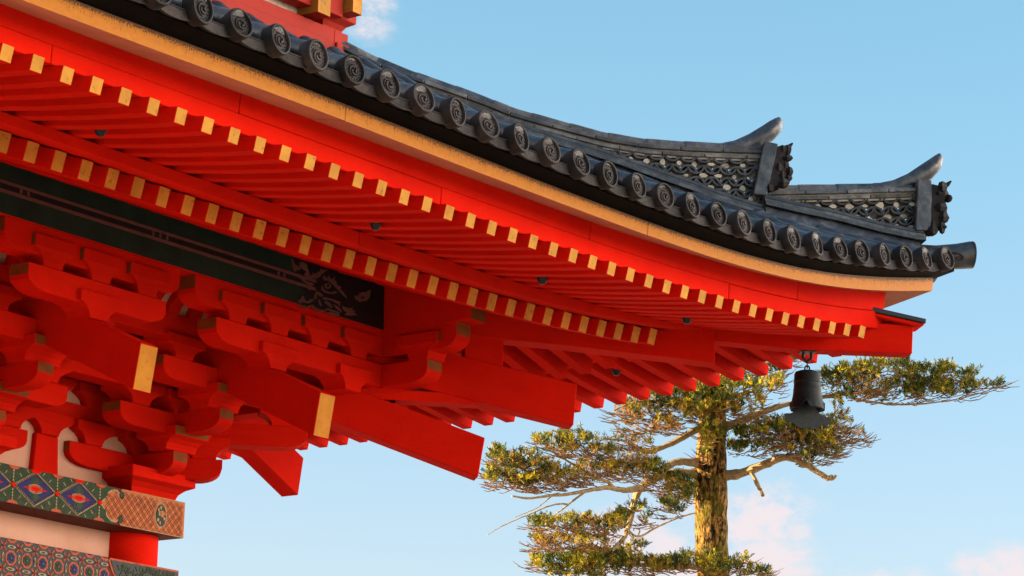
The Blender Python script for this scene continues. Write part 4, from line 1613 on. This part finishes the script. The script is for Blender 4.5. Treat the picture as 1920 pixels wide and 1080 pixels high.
    mt = [MAROON, SALMON, BLUEP, GREENP, CREAM, BLACKP, MAROON]
    patch2(mb, [(-11, 4.025), (-4.02, 4.025), (-4.02, 4.348), (-11, 4.348)], 5, 0)
    pt = 0.1365

    def octo(cx_, cz_, r, m, lv, c=0.42):
        zt = 4.347
        pl = [(cx_ + a * r, cz_ + b * r) for a, b in ((-1, -c), (-c, -1), (c, -1), (1, -c), (1, c), (c, 1), (-c, 1), (-1, c))]
        pl = [(u, min(z, zt)) for u, z in pl]
        patch2(mb, pl, m, lv)
    i = 0
    cu = -4.05
    while cu > -8.7:
        for j in range(3):
            cz_ = 4.232 + pt * (1 - j)
            col = 2 if (i + j) % 2 else 3
            octo(cu, cz_, 0.046, 1, 2)
            if cz_ < 4.31:
                octo(cu, cz_, 0.034, 5, 3)
                for a in range(6):
                    t = a * math.pi / 3 + 0.4
                    patch2(mb, [(cu + 0.022 * math.cos(t) + 0.009 * math.cos(s_), cz_ + 0.022 * math.sin(t) + 0.009 * math.sin(s_)) for s_ in (0, 1.2, 2.4, 3.6, 4.9)], col, 5)
                patch2(mb, [(cu + 0.015 * math.cos(s_), cz_ + 0.015 * math.sin(s_)) for s_ in (0, 1.05, 2.1, 3.14, 4.19, 5.24)], col, 6)
                patch2(mb, [(cu + 0.004 * math.cos(s_), cz_ + 0.004 * math.sin(s_)) for s_ in (0, 1.57, 3.14, 4.71)], 4, 7)
            else:
                octo(cu, cz_, 0.030, col, 3)
            # cream ovals between octagons, vertical and horizontal, and the small cross
            for (ox, oz, wx, wz) in ((cu + pt / 2, cz_, 0.009, 0.030), (cu, cz_ - pt / 2, 0.036, 0.011)):
                if oz + wz < 4.346 and oz > 4.04 and ox < -4.03:
                    n = 8
                    pl = [(ox + wx * math.cos(2 * math.pi * (k + .5) / n), oz + wz * math.sin(2 * math.pi * (k + .5) / n)) for k in range(n)]
                    patch2(mb, pl, 4, 3)
                    patch2(mb, [(ox + (u - ox) * 0.55, oz + (z - oz) * 0.6) for u, z in pl], 5, 4)
            ox, oz = cu + pt / 2, cz_ - pt / 2
            if oz > 4.04 and oz < 4.33 and ox < -4.04:
                for sgn in (1, -1):
                    patch2(mb, [(ox - 0.026, oz - sgn * 0.026 - 0.006), (ox - 0.026, oz - sgn * 0.026 + 0.006), (ox + 0.026, oz + sgn * 0.026 + 0.006), (ox + 0.026, oz + sgn * 0.026 - 0.006)], 1, 2 + (sgn > 0))
                patch2(mb, [(ox - 0.012, oz), (ox, oz - 0.012), (ox + 0.012, oz), (ox, oz + 0.012)], 0, 5)
        cu -= pt
        i += 1
    part("octagon_painting", mb, mt, parent=tb)
    mb = MB()
    patch2(mb, [(-4.00, 4.348), (-3.95, 4.25), (-3.88, 4.20), (-3.86, 4.03), (-3.36, 4.03), (-3.36, 4.348)], 5, 0)
    patch2(mb, [(-4.02, 4.348), (-3.36, 4.348), (-3.36, 4.336), (-4.02, 4.336)], 1, 2)
    for a, b in (((-4.02, 4.348), (-3.965, 4.25)), ((-3.965, 4.25), (-3.89, 4.20)), ((-3.89, 4.20), (-3.87, 4.03))):
        patch2(mb, [(a[0] - 0.008, a[1]), (a[0] + 0.008, a[1]), (b[0] + 0.008, b[1]), (b[0] - 0.008, b[1])], 1, 2)
    rng = random.Random(3)
    for k in range(150):                  # interlaced grey-green squiggles
        cu_, cz_ = rng.uniform(-3.93, -3.38), rng.uniform(4.22, 4.325)
        if cu_ < -3.95 + (4.348 - cz_) * 0.5:
            continue
        a = rng.choice((0.9, -0.9, 0.2, 1.4))
        w_, L_ = 0.0045, 0.016
        dx, dz_ = L_ * math.cos(a), L_ * math.sin(a)
        nx, nz = -w_ * math.sin(a), w_ * math.cos(a)
        patch2(mb, [(cu_ - dx - nx, cz_ - dz_ - nz), (cu_ + dx - nx, cz_ + dz_ - nz), (cu_ + dx + nx, cz_ + dz_ + nz), (cu_ - dx + nx, cz_ - dz_ + nz)], 3, 1 + k * 0.02)
    n = 14
    patch2(mb, [(-3.66 + 0.055 * math.cos(2 * math.pi * i / n), 4.235 + 0.06 * math.sin(2 * math.pi * i / n)) for i in range(n)], 5, 5)
    part("beam_end_painting", mb, mt, parent=tb)

# black knobs under the flying rafters -------------------------------------------------------------------------------
for fn, us in ((Lf, (-7.172, -4.925, -3.295, -1.668, -0.44)), (Rf, (-3.463, -1.88, -0.682))):
    for u in us:
        mb = MB()
        z = zF(u) + rise(0.6) + 0.047
        p = fn(u, 0.6, z)
        mb.lathe(lambda a, b, c: (p[0] + a, p[1] + b, p[2] + c), [(0.0005, -0.078), (0.016, -0.075), (0.028, -0.058), (0.035, -0.03), (0.035, 0.03)], 14)
        part("net_hook_boss", mb, [METAL], smooth=True)

# second storey ------------------------------------------------------------------------------------------------------
for fn in (Lf, Rf):
    e = 0.003 if fn is Rf else 0.0
    mb = MB()
    mb.box(fn, -9.5, -2.70 + e, 2.70 + e, 2.85, 7.97, 8.062)
    part("storey_beam", mb, [RED_UPPER], bevel=0.004)
    mb = MB()
    mb.box(fn, -9.5, -2.665 + e, 2.68 + e, 2.86, 7.80, 7.965)
    part("storey_beam", mb, [RED_UPPER], bevel=0.004)
    mb = MB()
    mb.box(fn, -9.5, -3.02, 2.78, 2.86, 8.055, 8.60)
    part("storey_panel", mb, [PLASTER_W])
    mb = MB()
    mb.box(fn, -9.5, -3.14, 2.655, 2.77, 8.135 + e, 8.33 + e)
    part("storey_beam", mb, [RED_UPPER], bevel=0.004)
    mb = MB()
    mb.box(fn, -9.5, -2.9, 2.60, 2.75, 8.42 + e, 8.62 + e)
    part("storey_beam", mb, [RED_UPPER], bevel=0.004)
    mb = MB()
    mb.box(fn, -9.2, -3.25 + e, 3.25, 3.40, 8.0, 11.0)
    part("storey_wall", mb, [PLASTER])
# corner block with curved foot and ochre arm ends above it
cb = MB()
zs_ = [(0.10, 8.060), (0.105, 8.085), (0.125, 8.115), (0.165, 8.140), (0.172, 8.146), (0.172, 8.225)]
rows = []
cxx, cyy = -2.835, 2.835
for h_, z in zs_:
    rows += [(cxx - h_, cyy - h_, z), (cxx + h_, cyy - h_, z), (cxx + h_, cyy + h_, z), (cxx - h_, cyy + h_, z)]
fs = [(3, 2, 1, 0), (20, 21, 22, 23)]
for i in range(5):
    for c in range(4):
        fs.append((i * 4 + c, i * 4 + (c + 1) % 4, (i + 1) * 4 + (c + 1) % 4, (i + 1) * 4 + c))
cb.add(rows, fs)
part("corner_block", cb, [RED_UPPER], bevel=0.003)
for (x0, x1, y0, z0, z1) in ((-3.150, -3.015, 2.60, 8.085, 8.26), (-2.845, -2.742, 2.55, 8.165, 8.40)):
    mb = MB()
    mb.box(Lf, x0, x1, y0, 3.0, z0, z1, (1, 0, 1, 0, 0, 0))
    part("arm_end", mb, [RED_UPPER, OCHRE], bevel=0.003)
mb = MB()
mb.box(Lf, -3.00, -2.86, 2.62, 3.0, 8.13, 8.42)
part("storey_post", mb, [RED_UPPER], bevel=0.003)

# ------------------------------------------------------------------ wind bell hanging from the hip
BX, BY = -0.425, 0.425
bell = empty("wind_bell", (BX, BY, 5.48))
tag(bell, "dark bronze wind bell with winged clapper plate hanging under the eave corner", "bell")
pl = lambda a, b, c: (BX + a, BY + b, c)
mb = MB()
n = 36
prof = [(0.0005, 5.888), (0.060, 5.887), (0.086, 5.878), (0.094, 5.862), (0.096, 5.815), (0.099, 5.811), (0.099, 5.800), (0.096, 5.796), (0.099, 5.752), (0.102, 5.748), (0.102, 5.740), (0.101, 5.736), (0.106, 5.700), (0.112, 5.670)]
vs, fs = [], []
for r_, z in prof:
    vs += [pl(r_ * math.cos(2 * math.pi * a / n), r_ * math.sin(2 * math.pi * a / n), z) for a in range(n)]
# lower rim drawn into four petals with notches between
for k, (r_, z) in enumerate(((0.117, 5.645), (0.125, 5.615), (0.128, 5.60))):
    for a in range(n):
        t = (a / n * 4 + 0.72) % 1.0
        lift = max(0, 1 - min(t, 1 - t) / 0.13) ** 0.7
        vs.append(pl(r_ * math.cos(2 * math.pi * a / n), r_ * math.sin(2 * math.pi * a / n), z + lift * 0.075 * (k + 1) / 3))
nr = len(prof) + 3
for i in range(nr - 1):
    for a in range(n):
        b = (a + 1) % n
        fs.append((i * n + a, i * n + b, (i + 1) * n + b, (i + 1) * n + a))
mb.add(vs, fs)
bo = mb.build("bell_body", [BRONZE], bell, smooth=True)
sm_ = bo.modifiers.new("wall", 'SOLIDIFY')
sm_.thickness = 0.008
mb = MB()
mb.tube([pl(0.018 * math.cos(t) * 0.7, 0.018 * math.cos(t) * -0.7, 5.905 + 0.022 * math.sin(t)) for t in np.linspace(0, 2 * math.pi, 15)], 0.006, 6)
mb.build("suspension_loop", [METAL], bell, smooth=True)
mb = MB()
mb.tube([pl(0, 0, 5.905), pl(0, 0, 5.96)], 0.005, 6)
for s in (-1, 1):
    mb.tube([pl(0.0, 0.0, 5.955), pl(s * 0.022, -s * 0.022, 5.985), pl(s * 0.020, -s * 0.020, 6.03), pl(s * 0.010, -s * 0.010, 6.055)], [0.010, 0.012, 0.009, 0.007], 6)
mb.box(lambda a, b, z: pl((a + b) * 0.70711, (b - a) * 0.70711, z), -0.055, 0.055, -0.055, 0.055, 6.022, 6.033)
mb.build("hanger", [METAL], bell)
mb = MB()
mb.tube([pl(0, 0, 5.87), pl(0.002, 0, 5.70), pl(0, 0, 5.62)], 0.006, 6)
mb.build("clapper_rod", [METAL], bell)
# winged plate: outline in (s along the diagonal, z), 6 mm thick
def wing(s):
    return [(s * x, z) for x, z in ((0.0, 5.640), (0.060, 5.635), (0.078, 5.605), (0.105, 5.578), (0.140, 5.562), (0.172, 5.560), (0.186, 5.556), (0.182, 5.535), (0.165, 5.500), (0.150, 5.496), (0.125, 5.500), (0.105, 5.488), (0.075, 5.472), (0.045, 5.468), (0.0, 5.474))]
ol = wing(1) + wing(-1)[::-1][1:-1]
mb = MB()
dv = np.array([0.70711 * 0.96 + 0.2, -0.70711 * 0.96 + 0.12, 0.0])
dv /= np.linalg.norm(dv)
nv = np.array([-dv[1], dv[0], 0])
A = [tuple(np.array([BX, BY, 0]) + dv * s - nv * 0.004 + np.array([0, 0, z])) for s, z in ol]
B = [tuple(np.array([BX, BY, 0]) + dv * s + nv * 0.004 + np.array([0, 0, z])) for s, z in ol]
mb.prism(A, B)
mb.build("clapper_plate", [BRONZE], bell)
bell.scale = (0.94, 0.94, 0.94)
bell.location.z = 6.05 - (6.05 - 5.48) * 0.94

# ------------------------------------------------------------------ fir tree behind the pagoda
D0 = 45.0
MPP = D0 / FPX                                  # metres per photograph pixel at the tree
tb_ = at_depth(1336, 1080, D0)
TREE = empty("fir_tree", (float(tb_[0]), float(tb_[1]), 0.0))
tag(TREE, "old fir tree with bare mossy trunk and flat sunlit boughs behind the pagoda", "tree")


def tp(px, py, dz=0.0):
    return at_depth(px, py, D0 + dz)


# trunk
mb = MB()
prof = [(2000, 1336, 40), (1500, 1336, 36), (1200, 1337, 33), (1100, 1337, 30.5), (1040, 1336, 30.5), (1000, 1334, 31), (960, 1333, 31), (930, 1332, 31.5), (900, 1332, 31), (880, 1332, 31), (850, 1334, 28), (820, 1334, 27),
        (790, 1336, 26), (760, 1338, 24), (720, 1340, 22), (680, 1342, 20), (620, 1345, 17), (560, 1348, 13), (500, 1350, 9), (440, 1352, 4)]
ys = np.array([p[0] for p in prof])[::-1]
cxs = np.array([p[1] for p in prof])[::-1]
rs = np.array([p[2] for p in prof])[::-1]
n = 28
rings = []
for y in list(np.arange(440, 1200, 7)) + [1300, 1400, 1600, 1800, 2000]:
    cx_ = np.interp(y, ys, cxs)
    r_ = np.interp(y, ys, rs) * MPP
    c = tp(cx_, y)
    rg = []
    for a in range(n):
        t = 2 * math.pi * a / n
        p = Vector((c[0] + r_ * math.cos(t), c[1] + r_ * math.sin(t), c[2]))
        k = 1 + 0.055 * noise.noise(p * 4.0) + 0.05 * noise.noise(Vector((p.x * 12, p.y * 12, p.z * 5)))
        rg.append((c[0] + r_ * k * math.cos(t), c[1] + r_ * k * math.sin(t), c[2]))
    rings.append(rg)
zmin = rings[-1][0][2]
vs = [p for r_ in rings for p in r_] + [(rings[-1][a][0] + (rings[-1][a][0] - tb_[0]) * 0.25, rings[-1][a][1] + (rings[-1][a][1] - tb_[1]) * 0.25, -0.3) for a in range(n)]
fs = [(i * n + a, i * n + (a + 1) % n, (i + 1) * n + (a + 1) % n, (i + 1) * n + a) for i in range(len(rings)) for a in range(n)]
mb.add(vs, fs)
mb.build("trunk", [BARK], TREE, smooth=True)

RB = random.Random(11)


def limb(pts, r0, r1, mat_=None, wob=1.2, depth=(0, 0), name="branch", parent=None, n=7):
    """a crooked branch through photograph points, its depth running from depth[0] to depth[1]"""
    P = []
    k = len(pts)
    # Catmull-Rom between the given points
    ex = [pts[0]] + list(pts) + [pts[-1]]
    for i in range(k - 1):
        p0, p1, p2, p3 = [np.array(q, float) for q in ex[i:i + 4]]
        for t in np.linspace(0, 1, 5)[:-1]:
            P.append(0.5 * ((2 * p1) + (-p0 + p2) * t + (2 * p0 - 5 * p1 + 4 * p2 - p3) * t * t + (-p0 + 3 * p1 - 3 * p2 + p3) * t ** 3))
    P.append(np.array(pts[-1], float))
    m = len(P)
    path, rad = [], []
    for i, q in enumerate(P):
        t = i / (m - 1)
        path.append(tp(q[0] + RB.uniform(-wob, wob) * 0.5, q[1] + RB.uniform(-wob, wob) * 0.5, depth[0] + (depth[1] - depth[0]) * t))
        rad.append((r0 + (r1 - r0) * t ** 0.8) * MPP * RB.uniform(0.9, 1.12))
    mb = MB()
    mb.tube(path, rad, n)
    return mb.build(name, [mat_ or LIMB], parent or TREE, smooth=True)


B = {}
B['r1'] = limb([(1350, 893), (1375, 890), (1400, 884), (1440, 868), (1474, 857), (1508, 870), (1535, 886), (1552, 897), (1560, 893)], 11, 4, depth=(0, -0.6))
limb([(1408, 886), (1419, 905), (1425, 918), (1431, 930)], 4.5, 3.5, depth=(-0.2, -0.3), parent=B['r1'], name="broken_stub")
limb([(1552, 896), (1562, 898), (1568, 890)], 3.5, 2.5, depth=(-0.6, -0.6), parent=B['r1'], name="broken_stub")
limb([(1516, 874), (1518, 850), (1513, 835), (1500, 825)], 2.4, 1.2, depth=(-0.5, -0.7), parent=B['r1'], name="twig")
B['l1'] = limb([(1318, 872), (1296, 867), (1270, 866), (1250, 876), (1235, 890), (1215, 905)], 8, 6, depth=(0, -0.9))
B['l2'] = limb([(1318, 889), (1290, 887), (1262, 888), (1235, 893), (1213, 906), (1200, 917), (1191, 935), (1185, 960), (1179, 985), (1172, 1005), (1160, 1020), (1147, 1031), (1125, 1034)], 10, 3.5, depth=(0, -1.6))
B['l3'] = limb([(1202, 915), (1180, 919), (1160, 918), (1141, 914), (1120, 917), (1095, 921), (1060, 927), (1020, 931), (988, 934), (960, 930)], 6.5, 1.6, depth=(-1.0, -2.4))
limb([(1147, 914), (1142, 905), (1128, 900), (1108, 896), (1080, 893)], 4.5, 1.5, depth=(-1.4, -1.7), parent=B['l3'], name="twig")
limb([(1118, 898), (1100, 885), (1070, 868), (1050, 856), (1030, 845), (1005, 838)], 2.6, 1.2, depth=(-1.5, -1.9), parent=B['l3'], name="twig")
limb([(1098, 921), (1080, 935), (1066, 946), (1050, 958), (1040, 966), (1038, 974)], 2.4, 1.0, depth=(-1.7, -1.9), parent=B['l3'], name="twig")
limb([(1066, 946), (1048, 945), (1025, 950), (995, 963), (960, 978), (935, 990), (915, 1003)], 1.8, 0.7, depth=(-1.8, -2.4), parent=B['l3'], name="twig")
limb([(1034, 930), (1010, 950), (985, 962), (965, 970)], 1.2, 0.6, depth=(-2, -2.4), parent=B['l3'], name="twig")
B['l4'] = limb([(1178, 995), (1190, 1004), (1203, 1005), (1225, 992), (1250, 980), (1280, 968), (1306, 962)], 2.4, 1.4, depth=(-1.5, -1.0))
limb([(1225, 992), (1210, 975), (1200, 960), (1190, 950)], 1.5, 0.8, depth=(-1.3, -1.4), parent=B['l4'], name="twig")
limb([(1196, 1004), (1200, 994), (1190, 990), (1188, 996)], 1.5, 1.0, depth=(-1.4, -1.4), parent=B['l4'], name="twig")
B['u1'] = limb([(1325, 800), (1302, 808), (1280, 820), (1250, 835), (1213, 848), (1200, 841), (1185, 832), (1160, 825), (1130, 822)], 8, 1.6, depth=(0, -1.3))
B['u2'] = limb([(1350, 806), (1375, 795), (1400, 786), (1430, 773), (1462, 762), (1500, 752), (1550, 743), (1600, 737), (1650, 733), (1700, 720), (1760, 712), (1830, 717)], 9, 1.2, depth=(0, 0.9))
limb([(1600, 748), (1660, 757), (1720, 758), (1775, 752), (1830, 740), (1872, 724)], 2.4, 0.8, depth=(0.6, 0.9), parent=B['u2'], name="twig")
B['u3'] = limb([(1335, 770), (1300, 760), (1260, 752), (1220, 752), (1180, 758), (1150, 770)], 6, 1.5, depth=(0, -1.2))
B['u4'] = limb([(1345, 745), (1380, 742), (1420, 730), (1450, 715), (1466, 708)], 5, 1.2, depth=(0, -0.8))
B['u5'] = limb([(1352, 790), (1400, 800), (1440, 812), (1490, 818), (1540, 812), (1600, 822)], 4, 1.0, depth=(0, -0.5))
B['u6'] = limb([(1345, 700), (1390, 690), (1450, 680), (1490, 668)], 5, 1.5, depth=(0, 0.7))
B['b1'] = limb([(1325, 1068), (1290, 1062), (1240, 1062), (1180, 1058), (1110, 1056), (1030, 1058), (1000, 1056)], 6, 1.5, depth=(0, -1.4))
B['b2'] = limb([(1345, 1062), (1375, 1058), (1398, 1052)], 4, 1.2, depth=(0, -0.5))
B['b3'] = limb([(1345, 1100), (1400, 1088), (1430, 1077), (1450, 1075)], 5, 1.5, depth=(0, -0.5))

LEAVES = {}
# (centre x, y, half width, half height, sprigs, branch, dry share, depth)
B['t1'] = limb([(1347, 650), (1310, 640), (1270, 645), (1240, 655)], 5, 1.2, depth=(0, 0.9))
B['t2'] = limb([(1349, 600), (1385, 588), (1420, 592), (1440, 598)], 5, 1.2, depth=(0, 0.8))
B['t3'] = limb([(1350, 540), (1320, 532), (1290, 540)], 4, 1.0, depth=(0, -0.7))
CLUMPS = [
    (1300, 640, 45, 14, 90, 't1', .1, 0.4), (1255, 648, 24, 10, 40, 't1', .1, 0.8), (1390, 655, 40, 12, 60, 't1', .1, 0.3), (1390, 585, 36, 14, 80, 't2', .1, 0.4), (1425, 592, 20, 9, 40, 't2', .1, 0.7),
    (1320, 590, 30, 12, 60, 't2', .1, -0.3), (1315, 535, 30, 12, 60, 't3', .1, -0.4), (1375, 535, 24, 12, 50, 't3', .1, 0.3), (1350, 500, 20, 16, 60, 't3', .05, 0.1), (1351, 465, 10, 20, 40, 't3', .05, 0.0), (1350, 445, 5, 10, 20, 't3', .05, 0.0),
    (1500, 812, 44, 18, 130, 'u5', .05, -0.2), (1530, 830, 40, 12, 70, 'u5', .1, -0.2), (1465, 800, 18, 10, 34, 'u5', .1, -0.3), (1550, 806, 22, 12, 40, 'u5', .1, -0.35), (1520, 795, 16, 8, 24, 'u5', .3, -0.4),
    (1220, 748, 45, 20, 150, 'u3', .2, -0.9), (1275, 742, 50, 20, 190, 'u3', .1, -0.6), (1335, 733, 50, 22, 210, 'u4', .1, -0.5), (1250, 775, 75, 18, 190, 'u3', .55, -0.8),
    (1310, 768, 55, 18, 150, 'u4', .35, -0.5), (1390, 755, 45, 20, 120, 'u4', .35, -0.5), (1420, 728, 45, 13, 130, 'u4', .1, -0.7), (1455, 714, 16, 8, 45, 'u4', .05, -0.8),
    (1230, 800, 60, 12, 70, 'u3', .85, -0.9), (1180, 770, 30, 18, 60, 'u3', .7, -1.0), (1395, 775, 35, 12, 60, 'u4', .5, -0.5),
    (1370, 700, 60, 16, 110, 'u6', .05, 0.5), (1430, 690, 45, 14, 90, 'u6', .05, 0.6), (1480, 672, 22, 10, 40, 'u6', .05, 0.7), (1290, 715, 40, 14, 70, 'u6', .05, 0.4),
    (1565, 705, 28, 12, 60, 'u2', .05, 0.6), (1600, 700, 36, 16, 100, 'u2', .1, 0.4), (1645, 692, 42, 13, 130, 'u2', .1, 0.3), (1690, 683, 18, 9, 40, 'u2', .05, 0.4),
    (1625, 720, 30, 16, 70, 'u2', .55, 0.3), (1585, 725, 50, 16, 60, 'u2', .2, 0.5), (1690, 725, 45, 16, 130, 'u2', .05, 0.8), (1735, 705, 45, 14, 130, 'u2', .03, 0.9), (1770, 697, 20, 9, 40, 'u2', .03, 0.9),
    (1745, 728, 55, 16, 150, 'u2', .05, 0.8), (1790, 735, 30, 12, 60, 'u2', .05, 0.9), (1815, 712, 26, 14, 70, 'u2', .03, 0.9), (1840, 725, 28, 8, 50, 'u2', .05, 0.9), (1866, 722, 14, 4, 20, 'u2', .05, 0.9),
    (1598, 745, 10, 8, 26, 'u2', .1, 0.2), (1670, 745, 60, 10, 50, 'u2', .1, 0.8), (1575, 770, 14, 24, 30, 'u2', .4, 0.2),
    (1400, 815, 22, 10, 50, 'u5', .1, -0.2), (1440, 808, 30, 14, 80, 'u5', .4, -0.3), (1470, 822, 45, 14, 90, 'u5', .55, -0.3), (1400, 842, 36, 10, 80, 'u5', .05, -0.1),
    (1450, 838, 30, 12, 50, 'u5', .4, -0.3), (1510, 818, 45, 16, 80, 'u5', .5, -0.4), (1545, 835, 30, 14, 60, 'u5', .2, -0.4), (1520, 860, 32, 10, 60, 'r1', .3, -0.5), (1485, 845, 20, 9, 30, 'r1', .5, -0.4),
    (1570, 800, 30, 16, 40, 'u5', .7, -0.4), (1600, 822, 28, 10, 26, 'u5', .9, -0.5), (1560, 850, 20, 8, 24, 'u5', .3, -0.4),
    (1020, 828, 18, 9, 45, 'l3', .1, -1.9), (1065, 825, 32, 14, 110, 'l3', .15, -1.8), (1095, 838, 36, 14, 80, 'l3', .25, -1.7), (1075, 848, 50, 10, 70, 'l3', .5, -1.7), (1130, 850, 26, 10, 40, 'l3', .4, -1.5),
    (935, 858, 18, 10, 50, 'l3', .1, -2.3), (975, 868, 40, 14, 100, 'l3', .35, -2.2), (1005, 885, 45, 16, 110, 'l3', .45, -2.1), (940, 885, 28, 10, 60, 'l3', .3, -2.3), (920, 897, 14, 8, 30, 'l3', .05, -2.4), (955, 906, 36, 10, 70, 'l3', .25, -2.3),
    (985, 905, 26, 12, 70, 'l3', .2, -2.2), (1035, 888, 22, 9, 40, 'l3', .15, -2.0), (1030, 910, 40, 10, 50, 'l3', .8, -2.0), (1075, 895, 40, 10, 40, 'l3', .7, -1.8), (1090, 905, 30, 6, 25, 'l3', .3, -1.7),
    (1120, 880, 40, 13, 90, 'l1', .6, -1.4), (1165, 885, 40, 14, 100, 'l1', .55, -1.2), (1205, 880, 26, 12, 70, 'l1', .25, -1.0), (1230, 880, 20, 10, 40, 'l1', .1, -0.9), (1180, 860, 50, 12, 50, 'l1', .85, -1.2),
    (1245, 905, 40, 12, 80, 'l2', .5, -0.7), (1280, 908, 28, 14, 90, 'l2', .15, -0.4), (1290, 930, 18, 12, 50, 'l2', .05, -0.3), (1262, 925, 24, 8, 30, 'l2', .3, -0.5),
    (1010, 983, 22, 8, 40, 'l2', .1, -2.0), (1050, 985, 40, 12, 100, 'l2', .45, -1.9), (1100, 985, 45, 14, 130, 'l2', .55, -1.7), (1145, 990, 26, 14, 60, 'l2', .5, -1.6), (1165, 975, 16, 10, 40, 'l2', .1, -1.5),
    (1030, 1018, 40, 12, 90, 'l2', .6, -1.9), (1075, 1015, 40, 12, 90, 'l2', .5, -1.8), (1120, 1020, 30, 10, 40, 'l2', .6, -1.7), (1195, 955, 14, 8, 18, 'l4', .1, -1.3), (1250, 950, 18, 8, 26, 'l4', .1, -1.1), (1215, 978, 20, 8, 16, 'l4', .1, -1.2), (1265, 955, 20, 14, 26, 'l4', .2, -1.0),
    (1040, 1058, 50, 12, 150, 'b1', .05, -1.5), (1100, 1052, 50, 16, 200, 'b1', .05, -1.3), (1160, 1052, 50, 14, 170, 'b1', .1, -1.1), (1100, 1075, 80, 12, 160, 'b1', .1, -1.3), (1210, 1065, 35, 12, 70, 'b1', .5, -0.9), (1250, 1062, 40, 12, 110, 'b1', .2, -0.7), (1290, 1055, 30, 12, 90, 'b1', .15, -0.5), (1185, 1028, 22, 10, 30, 'b1', .2, -1.0),
    (1330, 1055, 26, 14, 70, 'b2', .05, -0.7), (1345, 1072, 30, 12, 80, 'b2', .05, -0.7), (1378, 1062, 18, 8, 40, 'b2', .05, -0.4), (1395, 1052, 8, 5, 12, 'b2', .05, -0.4), (1410, 1075, 30, 8, 40, 'b3', .05, -0.4), (1435, 1074, 14, 7, 24, 'b3', .05, -0.5),
    (1335, 815, 26, 14, 60, 'u1', .1, -0.62), (1325, 845, 14, 16, 26, 'u1', .1, -0.62),
    (1210, 835, 20, 6, 14, 'u1', .6, -1.0), (1165, 832, 30, 10, 22, 'u1', .8, -1.1),
]
rg = random.Random(5)


def sprig(mb, base, dirv, L, m, nl=7, w=0.011):
    """a shoot of narrow needles fanning to both sides of its axis"""
    dirv = dirv / np.linalg.norm(dirv)
    a = np.cross(dirv, np.array([rg.uniform(-1, 1), rg.uniform(-1, 1), rg.uniform(-0.3, 1)]))
    a /= np.linalg.norm(a) + 1e-9
    for k in range(nl):
        t = (k + 0.6) / nl
        s = 1 if k % 2 else -1
        p = base + dirv * L * t * 0.85
        d = dirv * 0.75 + a * s * rg.uniform(0.45, 0.95) + np.array([0, 0, 0.25])
        d /= np.linalg.norm(d)
        l = L * rg.uniform(0.40, 0.65) * (1 - 0.35 * t)
        b = np.cross(d, np.array([rg.uniform(-1, 1), rg.uniform(-1, 1), rg.uniform(-1, 1)]))
        b = b / (np.linalg.norm(b) + 1e-9) * w
        mb.add([p - b * 0.6, p + d * l * 0.5 - b, p + d * l, p + d * l * 0.5 + b, p + b * 0.6], [(0, 1, 2, 3, 4)], m)


twigs = {}
for (cx_, cy_, hw, hh, cnt, br, dry, dep) in CLUMPS:
    key = br
    mb = MB()
    tw = mb
    for k in range(int(cnt * 3.6)):
        while True:
            x, y = rg.uniform(-1, 1), rg.uniform(-1, 1)
            if x * x + y * y < 1:
                break
        # tufts: gather the shoots round a few centres so gaps stay open
        px_, py_ = cx_ + x * hw, cy_ + y * hh
        q = noise.noise(Vector((px_ * 0.075, py_ * 0.13, dep * 3))) + 0.45 * noise.noise(Vector((px_ * 0.2, py_ * 0.3, dep)))
        if q < 0.03:
            continue
        py_ += -5.0 * max(0.0, q) - (rg.random() ** 3) * 9.0
        base = tp(px_, py_, dep + rg.gauss(0, 0.35))
        dirv = np.array([rg.uniform(-0.9, 0.9), rg.uniform(-0.9, 0.9), rg.uniform(0.2, 1.1)])
        isdry = rg.random() < dry * (1.25 if y > 0 else 0.7)
        L = rg.uniform(0.08, 0.15)
        sprig(mb, base, dirv, L, 1 if isdry else 0, nl=11 if not isdry else 8, w=0.0064 if not isdry else 0.0042)
    for k in range(int(hw * (0.55 + 1.0 * dry))):      # thin bare twigs carrying the shoots
        x0 = cx_ + rg.uniform(-1, 1) * hw
        y0 = cy_ + hh * rg.uniform(0.2, 1.5)
        sgn = 1 if cx_ > 1335 else -1
        x1 = x0 + sgn * rg.uniform(8, 34)
        y1 = y0 - rg.uniform(-4, 16)
        d_ = dep + rg.gauss(0, 0.25)
        mid = ((x0 + x1) / 2 + rg.uniform(-3, 3), (y0 + y1) / 2 + rg.uniform(1, 4))
        tw.tube([tp(x0, y0, d_), tp(mid[0], mid[1], d_), tp(x1, y1, d_)], [0.0075, 0.006, 0.0035], 4, caps=False, m=2)
    mb.build("foliage", [LEAF, LEAF_DRY, TWIG], B[key], recalc=False)
